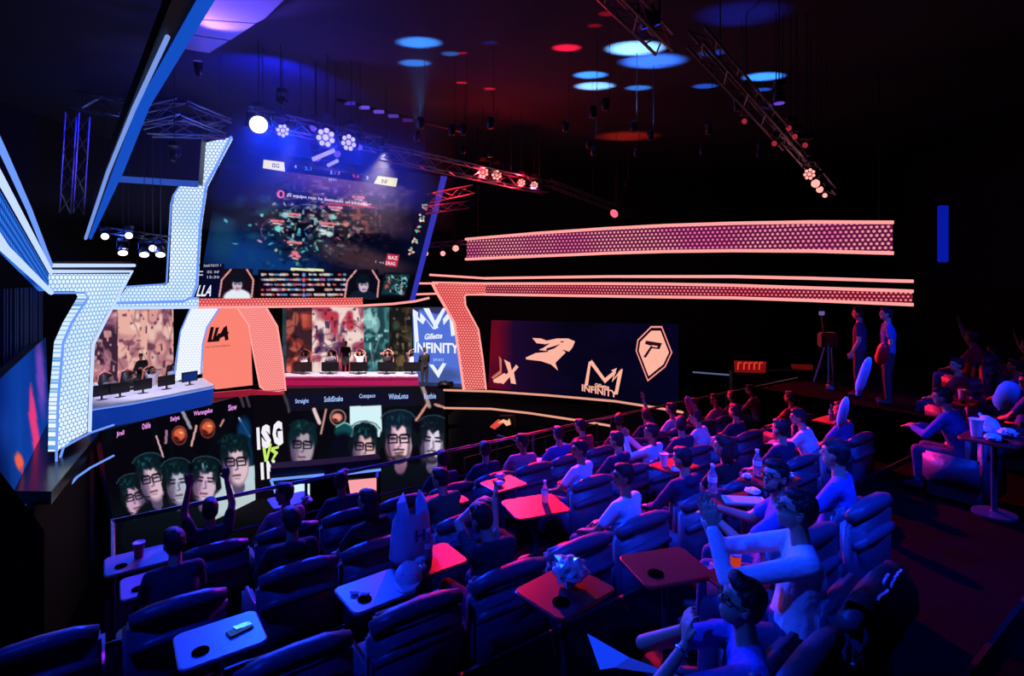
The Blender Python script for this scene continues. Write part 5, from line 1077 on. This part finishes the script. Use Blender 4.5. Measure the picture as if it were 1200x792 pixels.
desk('player_desk', 'white player desk with blue-lit curved front left of the stage', f_, b_, zt, ST, mat('fascia_blue', '1a44a0', .3, emit='0c3aa8', es=.55), ledB2)
zt2 = H-4.42; f2 = [Vector((P(x, 440, 25.05).x, 25.05, 0)) for x in (334, 412, 490)]; b2 = [Vector((P(x, 440, 26.0).x, 26.0, 0)) for x in (335, 412, 488)]
desk('player_desk', 'white player desk with crimson front right of the centre portal', f2, b2, zt2, ST, mat('fascia_crimson', '8c1044', .3, emit='a0144c', es=.6), emitm('led_rose', 'c23a70', .9))
def monitor(base, rz, label, glow=None, w_=.62, h_=.38):
    t = empty('monitor', base, rz, label, 'monitor', 'player monitors')
    MB().box((0, 0, .13+h_/2), (w_, .04, h_), bev=.012).build('display_shell', blackp, t); MB().box((0, .022, .13+h_/2), (w_-.04, .006, h_-.05)).build('display', emitm('monitor_face', '6a7ad0', .6), t)
    MB().box((0, 0, .008), (.28, .2, .016), bev=.005).build('stand_foot', blackp, t); MB().box((0, .0, .12), (.05, .04, .22)).build('stand_neck', blackp, t)
    if glow: MB().box((0, -.023, .13+h_/2), (w_-.08, .004, h_-.1)).build('back_glow', glow, t)  # glowing sheet puts the blue light onto the monitor's back
    return t
chs = mat('gaming_chair_black', '18181c', .5); che = mat('gaming_chair_salmon', 'e08478', .5, emit='e08478', es=.25)
def gchair(base, rz, label):
    t = empty('gaming_chair', base, rz, label, 'chair', 'gaming chairs of the players')
    MB().box((0, -.26, .9), (.46, .1, .84), bev=.04).build('backrest', chs, t, True)
    MB().tube([(-.25, -.24, .55), (-.26, -.24, .95), (-.2, -.24, 1.3), (0, -.24, 1.42), (.2, -.24, 1.3), (.26, -.24, .95), (.25, -.24, .55)], .03, 8).build('edge_piping', che, t, True)
    MB().box((0, 0, .44), (.48, .5, .1), bev=.03).build('seat', chs, t, True); MB().tube([(0, 0, .08), (0, 0, .4)], .03).build('column', blackp, t)
    m = MB(); [m.box((.16*math.cos(a), .16*math.sin(a), .05), (.3, .05, .05), Matrix.Rotation(0, 4, 'Z')) if False else m.tube([(0, 0, .08), (.28*math.cos(a), .28*math.sin(a), .03)], .02, 6) for a in [i*2*math.pi/5 for i in range(5)]]; m.build('base', blackp, t)
    return t
def headset(t, M):
    Rh = M['Rh']; m = MB().tube([Rh @ Vector((.098*math.cos(a), -.01, .03+.11*math.sin(a))) for a in [math.pi*i/10 for i in range(11)]], .012, 6)
    for e in (-1, 1): m.ball(Rh @ Vector((e*.095, -.01, -.01)), (.025, .045, .05), None, 8)
    m.build('headset', blackp, t)
# right team, facing the hall
side = ['first', 'second', 'third', 'fourth', 'fifth']
for i, x in enumerate((355, 387, 420.5, 453, 483)):
    b = P(x, 433, 25.35); monitor((b.x, b.y, zt2+.001), 0, f'black monitor, {side[i]} from left on the crimson-front desk', None, .8, .42); 
    s_ = Vector((P(x+.5, 430, 26.75).x, 26.75, ST)); gchair((s_.x, s_.y, ST), math.pi, f'gaming chair with salmon edging, {side[i]} from left at the crimson-front desk')
    pr = ['behind', 'sit', 'behind', 'behind', 'behind'][i]; t = person(pr, (s_.x, s_.y-.05, ST+.02), math.pi, ['white', 'grey', 'white', 'dark', 'white'][i], f'player in headset, {side[i]} from left at the crimson-front desk', skinm, hairm, group='players at the right desk'); headset(t, PROTO[pr])
# left team
d_ = (f_[-1]-f_[0]).normalized(); rzl = math.atan2(d_.y, d_.x); nl = Vector((-math.sin(rzl), math.cos(rzl), 0))
for i, x in enumerate((119, 142, 170, 199, 227)):
    f = (x-107)/(251-107); k = f*3; j = min(2, int(k)); a = f_[j].lerp(f_[j+1], k-j); bb = b_[j].lerp(b_[j+1], k-j); b = a.lerp(bb, .5)
    monitor((b.x, b.y, zt+.001), rzl, f'black monitor, {side[i]} from left on the blue-front desk', emitm('monitor_back_blue_glow', '16307c', .9) if i == 4 else None)
    s_ = bb+nl*.75; gchair((s_.x, s_.y, ST), rzl+math.pi, f'gaming chair with salmon edging, {side[i]} from left at the blue-front desk')
    pr = ['sit', 'lean', 'lean_down', 'behind', 'sit'][i]; t = person(pr, (s_.x-nl.x*.05, s_.y-nl.y*.05, ST+.02), rzl+math.pi, ['white', 'grey', 'dark', 'white', 'white'][i], f'player in headset, {side[i]} from left at the blue-front desk', skinm, hairm, group='players at the left desk'); headset(t, PROTO[pr])
stand_person(165, 411, 22.9, 'stand_hold', 'black', 'person in black T-shirt standing behind the left players', rzl+math.pi*.9, ST)
stand_person(497.5, 408.5, 24.75, 'stand_hold', 'black', 'man in black standing at the right end of the crimson-front desk', .5, ST)
stand_person(405, 411, 27.3, 'stand', 'black', 'dark figure standing behind the right players', math.pi, ST)
# stage kit box beside the man in black
thing([('case_body', MB().box((0, 0, .14), (.7, .3, .26), bev=.03), blackp, True), ('case_top', MB().box((-.1, 0, .3), (.3, .2, .06), bev=.02), railpost, True)], 'dark equipment case on the stage floor below the blue banner screen', 'case', (P(522, 447, 24.6).x, 24.6, ST), .1, None, 'equipment_case')
# ------------------------------------------------------------------ overhead rig
alu = mat('truss_aluminium', '9aa0b0', .3, .9)
def truss(label, a, b, w_=.4, n=None, name='lighting_truss', hang=()):
    a, b = Vector(a), Vector(b); t = empty(name, a, label=label, cat='truss'); M = align(a, b); L = (b-a).length; n = n or int(L/.55); h = w_/2
    cs = [(-h, -h), (h, -h), (h, h), (-h, h)]
    for x, y in cs: local(MB().tube([M @ Vector((x, y, 0)), M @ Vector((x, y, L))], .028, 6).build('chord', alu, t), t)
    m = MB()
    for i in range(n):
        z0, z1 = L*i/n, L*(i+1)/n
        for k in range(4):
            p, q = cs[k], cs[(k+1) % 4]; 
            if i % 2: p, q = q, p
            m.tube([M @ Vector((*p, z0)), M @ Vector((*q, z1))], .014, 5)
    o = m.build('bracing', alu, t); o['kind'] = 'stuff'; local(o, t)
    for f in hang: p = a.lerp(b, f); local(MB().tube([p, Vector((p.x, p.y, ZC))], .012, 5).build('hanging_cable', railpost, t), t)
    return t
TRL = [P(160, 140, 16.0), P(215, 127, 16.0), P(268, 150, 16.5)]
truss('left truss section running toward the bright blue lamp', TRL[0], TRL[1], .45, hang=(.5,)); truss('left truss corner section beside the perforated frame top', TRL[1]+Vector((.05, 0, -.05)), TRL[2], .45, hang=(.8,))
truss('lower left truss braces under the corner section', P(175, 150, 16.3), P(262, 153, 16.8), .4)
truss('dim far-left truss arm ending behind the diagonal beam', P(84, 118, 17.2), P(148, 128, 17.2), .5, hang=(.2,)); truss('dim vertical ladder truss dropping at far left', P(91, 134, 17.2), P(84, 250, 17.2), .42)
A_, B_ = P(290, 136, 15.2), P(560, 203, 20.5)
truss('main truss above the game screen carrying blue lamps', A_, P(445, 170, 17.9), .42, hang=(.1, .55, .8)); truss('red-lit truss section right of the game screen top', P(447, 178, 18.2), P(640, 220, 22.5), .45, hang=(.45, .75, .95))
truss('thin red-tinted truss tail leading to the pink spotlight', P(642, 214, 22.6), P(742, 252, 25.2), .25, hang=(.5,))
truss('short lower truss stub beside the game screen edge', P(505, 232, 21.8), P(552, 222, 23.0), .35); truss('small truss stub under the red lamp pair', P(500, 246, 23.2), P(548, 240, 24.4), .3)
truss('dark diagonal truss over the audience at upper right, near section', P(700, -30, 7.6), P(778, 52, 9.9), .3, hang=(.3, .8)); truss('dark diagonal truss over the audience at upper right, far section', P(815, 42, 9.9), P(925, 168, 14.2), .3, hang=(.2, .9))
lensB = emitm('lens_blue_white', 'f4f2ff', 2.5); lensL = emitm('lens_lavender', 'c8b8ff', 1.2); lensR = emitm('lens_red_white', 'ff9c94', 1.5); bodym = mat('lamp_body', '15151c', .4)
HZ = emitm('lens_off_violet', '6a48d8', .9)
def lamp(px, py, Y, d, lens, label, r=.2, petals=False, body_l=.35, spot=None, group=None, mount=True, spill=None):
    c0 = P(px, py, Y); d = Vector(d).normalized(); t = empty('stage_lamp', c0, label=label, cat='stage lamp', group=group); M = align(c0, c0-d)
    local(MB().lathe([(r*1.08, -.01), (r*1.12, .05), (r*.95, .18), (r*.6, body_l)], 18, M).build('lamp_head', bodym, t, True), t)
    if petals:
        pr = MB(); pr.lathe([(r*.3, -.03), (r*.3, -.02)], 10, M); local(pr.build('lens', lens, t), t)
        for k in range(7):
            a = 2*math.pi*k/7; local(MB().lathe([(r*.25, -.03), (r*.25, -.02)], 10, M @ Matrix.Translation((r*.66*math.cos(a), r*.66*math.sin(a), 0))).build('lens', lens, t), t)
    else: local(MB().lathe([(r*.95, -.03), (r*.95, -.015)], 18, M).build('lens', lens, t), t)
    if mount:
        side_ = d.cross(Vector((0, 0, 1))).normalized(); q = c0-d*body_l*.4; up = Vector((0, 0, r*1.9))
        local(MB().tube([q+side_*r*1.15, q+side_*r*1.15+up, q-side_*r*1.15+up, q-side_*r*1.15], .02, 6).build('yoke', bodym, t), t); local(MB().box(q+up+Vector((0, 0, .06)), (.24, .24, .12), bev=.02).build('mount_box', bodym, t), t); local(MB().tube([q+up, Vector((q.x, q.y, ZC))], .012, 5).build('drop_rod', bodym, t), t)
    if spill:
        l = bpy.data.lights.new('lens_spill', 'POINT'); l.energy = spill[1]; l.color = lin(hx(spill[0])); l.shadow_soft_size = .1; o = bpy.data.objects.new('lens_spill', l); COL.objects.link(o); o.location = c0+d*.3; o.parent = t; local(o, t)
    if spot:
        col, e, ang, tgt = spot; l = bpy.data.lights.new('lamp_light', 'SPOT'); l.energy = e; l.color = lin(hx(col)); l.spot_size = math.radians(ang); l.spot_blend = .7; l.shadow_soft_size = .12
        o = bpy.data.objects.new('lamp_light', l); COL.objects.link(o); dd = (Vector(tgt)-c0).normalized(); o.location = c0+d*.12; o.rotation_euler = dd.to_track_quat('-Z', 'Y').to_euler(); o.parent = t; local(o, t)
    return t
cam_dir = lambda px, py: -(P(px, py, 1)-Vector((0, 0, H)))
BL, RD, VI = '0c34ff', 'ff1438', '7a40ff'
AU = lambda x, y, z=-2.8: (x, y, H+z)
lamp(303, 146, 15.0, cam_dir(303, 146), lensB, 'brightest blue-white lamp on the main truss', .24, False, spot=(BL, 6500, 50, AU(-1.2, 5.0)), spill=('3048ff', 160))
lamp(331, 153, 15.4, cam_dir(331, 153)+Vector((.3, .3, -.1)), lensL, 'petal-lens lamp right of the brightest blue-white lamp', .2, True, spot=(BL, 6500, 46, AU(.5, 4.5)))
lamp(382, 161, 16.0, cam_dir(382, 161)+Vector((-.35, .2, 0)), lensL, 'left of two large petal-lens lamps above the game screen', .3, True, spot=(BL, 5500, 40, AU(2.2, 4.2)), spill=('5040ff', 220))
lamp(409, 167, 16.4, cam_dir(409, 167)+Vector((-.5, .2, 0)), lensL, 'right of two large petal-lens lamps above the game screen', .27, True, spot=(BL, 4500, 40, AU(4, 6)))
for i, (px, py, r, e) in enumerate(((566, 202, .23, 1), (582, 205, .22, 1), (611, 214, .17, 0), (626, 217, .17, 0))):
    lamp(px, py, 21.0+i*.4, cam_dir(px, py), lensR, ['left lamp of the bright red pair', 'right lamp of the bright red pair', 'left lamp of the smaller red pair', 'right lamp of the smaller red pair'][i], r, True, spill=(('ff2030', 160) if i in (0, 2) else None), spot=((RD, RD, RD, 'a020ff')[i], (14000, 52000, 34000, 24000)[i], (16, 24, 19, 16)[i], (AU(.6, 6.4), AU(2.6, 8.6), AU(6, 9.4), AU(-3.4, 7.2))[i]), group='red lamps on the right truss')
for i, (px, py, r) in enumerate(((499, 297, .12), (519, 297, .12), (534, 291, .15))): lamp(px, py, 25.5, cam_dir(px, py), lensR, ['left', 'middle', 'right'][i]+' small pink lamp beside the game screen edge', r, group='small pink lamps by the screen')
for i, (px, py) in enumerate(((123, 277), (151, 276), (179, 291))): lamp(px, py, 19.5, cam_dir(px, py), lensB, ['left', 'middle', 'right'][i]+' small round white lamp left of the perforated frame', .12, spill=(('4468ff', 60) if i != 1 else None), spot=('d8d4ff', 700, 50, (P(150+25*i, 430, 20.5))), group='small white lamps left of the frame')
for i, (px, py) in enumerate(((144, 296), (169, 298), (188, 298))): lamp(px, py, 19.5, (cam_dir(px, py)+Vector((-.2, .3, -1.1))), lensB, ['left', 'middle', 'right'][i]+' down-tilted white lamp left of the perforated frame', .15, group='small white lamps left of the frame')
truss('dark bar truss holding the small white lamps', P(112, 268, 19.9), P(196, 280, 19.9), .2)
truss('dark bar truss holding the small pink lamps', P(494, 288, 25.9), P(546, 284, 26.2), .2)
lamp(720, 250, 24.4, cam_dir(720, 250)+Vector((-.8, 0, -.6)), emitm('lens_pink', 'ff6a80', 1.2), 'single pink spotlight at the end of the thin truss', .2, body_l=.4)
for i, (px, py, r) in enumerate(((949, 204, .17), (956, 215, .12), (961, 222, .1), (967, 229, .07))): lamp(px, py, 15.0+i*.5, cam_dir(px, py)+Vector((-.6, 0, 0)), lensR, ['largest of the four red lamps in a diagonal chain', 'second red lamp of the diagonal chain', 'third red lamp of the diagonal chain', 'lowest red lamp of the diagonal chain'][i], r, i == 0, body_l=.2, group='diagonal chain of red lamps at upper right')
truss('short dark truss above the chain of red lamps', P(915, 155, 13.9), P(975, 225, 17.2), .2, hang=(.5,))
for i, (px, py) in enumerate(((908, 168), (925, 150), (873, 142), (932, 160), (944, 170))): lamp(px, py, 13.6, cam_dir(px, py)+Vector((-1, 0, -.3)), emitm('lens_dull_red', 'a02838', .9), ['first', 'second', 'third', 'fourth', 'fifth'][i]+' tiny dull red lamp on the upper right truss', .07, body_l=.15, group='tiny dull red lamps')
lamp(913, 120, 12.6, (0, 0, -1), HZ, 'dark lamp hanging from the upper right truss', .12, group=None)
# blue body lamp by the top edge
lamp(762, 30, 9.2, (.3, .4, -1), emitm('lens_deep_blue', '2838f0', .9), 'blue-lit moving head hanging near the top centre-right', .16, body_l=.3)
# violet lamp bodies in the main truss
for i, (px, py) in enumerate(((367, 150), (395, 180), (421, 172), (372, 185))): lamp(px, py, 16.6, cam_dir(px, py)+Vector(((-.9, .9, -.4, .6)[i], 0, -.8)), HZ, ['upper left', 'lower middle', 'right', 'lower left'][i]+' violet-lit lamp body in the main truss cluster', .11, body_l=.25, group='violet lamp bodies')
o = MB().tube([P(366, 187, 16), P(392, 176, 16.2)], .06, 6).build('lavender_bar', emitm('bar_lavender', 'b0a0ff', 1.)); tag(o, 'bright lavender light bar slanting above the game screen top edge', 'light bar')
o = MB().tube([P(384, 194, 16), P(396, 188, 16.2)], .05, 6).build('lavender_bar', emitm('bar_lavender2', 'a898f8', 1.)); tag(o, 'shorter lavender light bar below the slanting one', 'light bar')
tg = empty('batten_light', P(440, 128, 18), label='row of violet batten lights fading along a dark ceiling beam', cat='light bar')
for i in range(5): 
    x = 404+i*17; local(MB().box(P(x+6, 121+i*5, 17.5+i*.3), (.34, .1, .1), bev=.02).build('segment', emitm(['seg_a', 'seg_b', 'seg_c', 'seg_d', 'seg_e'][i], ['3a2ab0', '6a50e8', '6848d8', '5038b0', '3c1a70'][i], .9), tg), tg)
local(MB().tube([P(395, 117, 17.3), P(545, 155, 20.5)], .06, 6).build('beam', frame_m, tg), tg)
# truss and lamps added out of view to light the audience
fh = truss('added unseen truss over the audience above the frame', (-6, 1.5, H+5.2), (9, 1.5, H+5.2), .4, hang=(.2, .8))
def added_lamp(x, y, z, tgt, col, e, ang, label):
    c0 = Vector((x, y, H+z)); t = empty('stage_lamp', c0, label=label, cat='stage lamp'); d = (Vector(tgt)-c0).normalized(); M = align(c0, c0-d)
    local(MB().lathe([(.17, -.01), (.18, .1), (.12, .35)], 14, M).build('lamp_head', bodym, t, True), t); local(MB().box(c0-d*.2+Vector((0, 0, .25)), (.2, .2, .1)).build('mount_box', bodym, t), t)
    l = bpy.data.lights.new('lamp_light', 'SPOT'); l.energy = e; l.color = lin(hx(col)); l.spot_size = math.radians(ang); l.spot_blend = .8; l.shadow_soft_size = .15
    o = bpy.data.objects.new('lamp_light', l); COL.objects.link(o); o.location = c0+d*.1; o.rotation_euler = d.to_track_quat('-Z', 'Y').to_euler(); o.parent = t; local(o, t)
added_lamp(-4, 1.5, 4.8, AU(-1.3, 4.6), BL, 2000, 40, 'added unseen lamp aimed at the left seats'); added_lamp(1, 1.5, 4.8, AU(2.2, 6.6), BL, 4200, 46, 'added unseen lamp aimed at the middle seats'); added_lamp(6, 1.5, 4.8, AU(3.6, 5.4, -2), BL, 4600, 38, 'added unseen lamp aimed at the right seats')
added_lamp(-5.4, 1.5, 4.8, AU(1.3, 3.5, -1.5), '1040ff', 3600, 22, 'added unseen lamp aimed at the clapping man'); added_lamp(5, 1.5, 4.6, (6.8, 10, H-1.5), '1040ff', 6000, 12, 'added unseen lamp aimed at the standing man in blue'); added_lamp(8.5, 1.5, 4.8, AU(8.6, 9, -1.5), '5a30ff', 800, 22, 'added unseen lamp aimed at the far right crowd')
# ------------------------------------------------------------------ ceiling pools: real up-lights on short poles from the trusses
def uplight(px, py, wpx, col, e, i, dz=2.0, asp=1.):
    Y = F*6.5/(HY-py); c0 = P(px, py, Y); r = wpx/2/F*Y; src = c0-Vector((0, -.3, dz)); t = empty('uplight', src, label=f'ceiling uplight below the {i}', cat='stage lamp', group='ceiling uplights')
    local(MB().lathe([(.05, -.3), (.09, -.28), (.1, 0), (.08, .01)], 10, Matrix.Translation(src)).build('lamp_head', bodym, t, True), t); local(MB().tube([src-Vector((0, 0, .25))+Vector((.1, 0, 0)), Vector((src.x+.1, src.y, ZC))], .008, 4).build('drop_rod', bodym, t), t)
    l = bpy.data.lights.new('lamp_light', 'SPOT'); l.energy = e; l.color = lin(hx(col)); l.spot_size = 2*math.atan(r/dz); l.spot_blend = .75; l.shadow_soft_size = .03
    l.energy = e*2.2; o = bpy.data.objects.new('lamp_light', l); COL.objects.link(o); o.scale = (1, .6, 1); o.location = src+Vector((0, 0, .05)); o.rotation_euler = (c0-src).normalized().to_track_quat('-Z', 'Y').to_euler(); o.parent = t; local(o, t)
CB = '3a90ff'
for a in ((491, 50, 62, CB, 1600, 'left upper blue pool'), (486, 74, 44, CB, 900, 'left lower blue pool'), (528, 63, 26, CB, 400, 'small blue pool right of the left ones'), (574, 50, 22, '1830c0', 200, 'faint small blue pool'), (745, 57, 80, '7ab8ff', 3800, 'brightest central pale blue pool'), (765, 72, 90, '3878ff', 2000, 'wide lower central blue pool'),
          (692, 88, 46, CB, 2200, 'blue pool left under the central one'), (697, 101, 54, '7ab8ff', 2600, 'lowest left blue pool of the central set'), (748, 103, 36, CB, 900, 'small blue pool right of the lowest left'), (826, 101, 34, '2868f0', 700, 'blue pool left of the diagonal truss'), (895, 90, 56, CB, 2200, 'blue pool right of the diagonal truss'), (893, 105, 26, '2868f0', 700, 'small blue pool right of the diagonal truss'),
          (870, 17, 130, '1428b0', 330, 'wide faint blue pool at top right'), (835, 62, 40, '2858e0', 400, 'dim blue pool beside the diagonal truss'), (664, 56, 40, 'ff1840', 1500, 'large red pool top centre'), (542, 62, 14, 'ff1830', 350, 'upper small red pool'), (541, 97, 16, 'ff2038', 700, 'lower left small red pool'), (574, 104, 18, 'ff2038', 600, 'lower right small red pool'),
          (712, 16, 26, 'd01030', 400, 'red pool touching the top right edge'), (697, 30, 20, 'd01030', 350, 'dim red pool near the top'), (735, 160, 90, '8a1810', 900, 'long faint brown-red streak')):
    uplight(*a, 2.0) if len(a) == 6 else None
# hung violet ceiling panels
vp = Plane(P(265, 20, F*6.2/305), P(300, 20, F*6.2/305), P(265, 10, F*6.2/315)); acm = mat('acoustic_panel', 'c8c8d8', .8)
for i, q in enumerate(([(232, 22), (262, -12), (345, -12), (310, 22), (300, 27)], [(223, 40), (231, 23), (299, 28), (270, 47)], [(213, 57), (222, 41), (268, 48), (245, 62)])):
    t = slab('ceiling_panel', vp, q, .06, acm, label=['large', 'middle', 'small'][i]+' violet-lit suspended ceiling panel at the upper left', cat='ceiling panel', group='violet-lit ceiling panels')
l_ = P(285, 60, 13); lamp(232, 73, 14.0, (0, -.2, 1), HZ, 'small pair of violet lamps lighting the ceiling panels', .1, mount=False, spot=('6a48ff', 900, 62, P(272, 20, 13.2)))
# diagonal blue-edged ceiling beam
bp_ = Plane(P(232, 0, 10), P(250, 0, 10.1), P(102, 280, 19.0))
t = empty('ceiling_beam', bp_.pt(160, 125), label='long diagonal dark ceiling beam with bright blue light edges at upper left', cat='beam')
local(slab('beam_body', bp_, [(205, -8), (252, -8), (174, 123), (143, 200), (106, 282), (99, 278), (124, 200), (154, 123)], .3, frame_m, t, off=-.03), t)
local(slab('blue_face', bp_, [(236, -8), (256, -8), (176, 123), (145, 200), (107, 280), (104, 279), (133, 200), (162, 123)], .05, emitm('led_azure', '1450c8', .95), t, off=.02), t)
local(tubes('light_strip', bp_, [(196, 40), (156, 126), (126, 200), (100, 278)], .045, emitm('led_soft_blue', '7fa0f0', .9), t, off=.05), t)

# wash lamps added to brighten the players, truss corner and roof
def wash(px, py, Y, tgt, col, e, ang, label):
    lamp(px, py, Y, (Vector(tgt)-P(px, py, Y)), emitm('lens_dim_'+col, '5a50a0', .8), label, .13, body_l=.3, spot=(col, e, ang, tgt), group='added wash lamps')
wash(452, 176, 18.6, P(400, 425, 26), 'ffe8f0', 14000, 62, 'added dim wash lamp brightening the right players'); wash(350, 158, 16.6, P(190, 440, 20.5), 'e8e8ff', 2600, 34, 'added dim wash lamp brightening the left players')
# lamp added to tint the left truss corner
wash(205, 178, 15.4, P(215, 130, 16.2), '3c50ff', 260, 100, 'added dim violet lamp below the left truss corner')

# lamp added to tint the roof blue behind the main truss
wash(330, 118, 16.2, P(300, 90, 20), '1020ff', 1500, 130, 'added dim blue wash lamp pointing up beside the bright lamp')
# theatrical haze hanging around the stage rig
hm = bpy.data.materials.new('haze'); hm.use_nodes = True; nt = hm.node_tree; nt.nodes.clear(); vs_ = nt.nodes.new('ShaderNodeVolumeScatter'); vs_.inputs['Density'].default_value = .0075; vs_.inputs['Anisotropy'].default_value = .35
nt.links.new(vs_.outputs[0], nt.nodes.new('ShaderNodeOutputMaterial').inputs['Volume'])
hz_ = MB().box((-7.0, 15.5, H+4.0), (10, 9, 4.85)).build('haze', hm, kind='stuff'); tag(hz_, 'thin blue-lit haze around the stage lamps', 'haze')
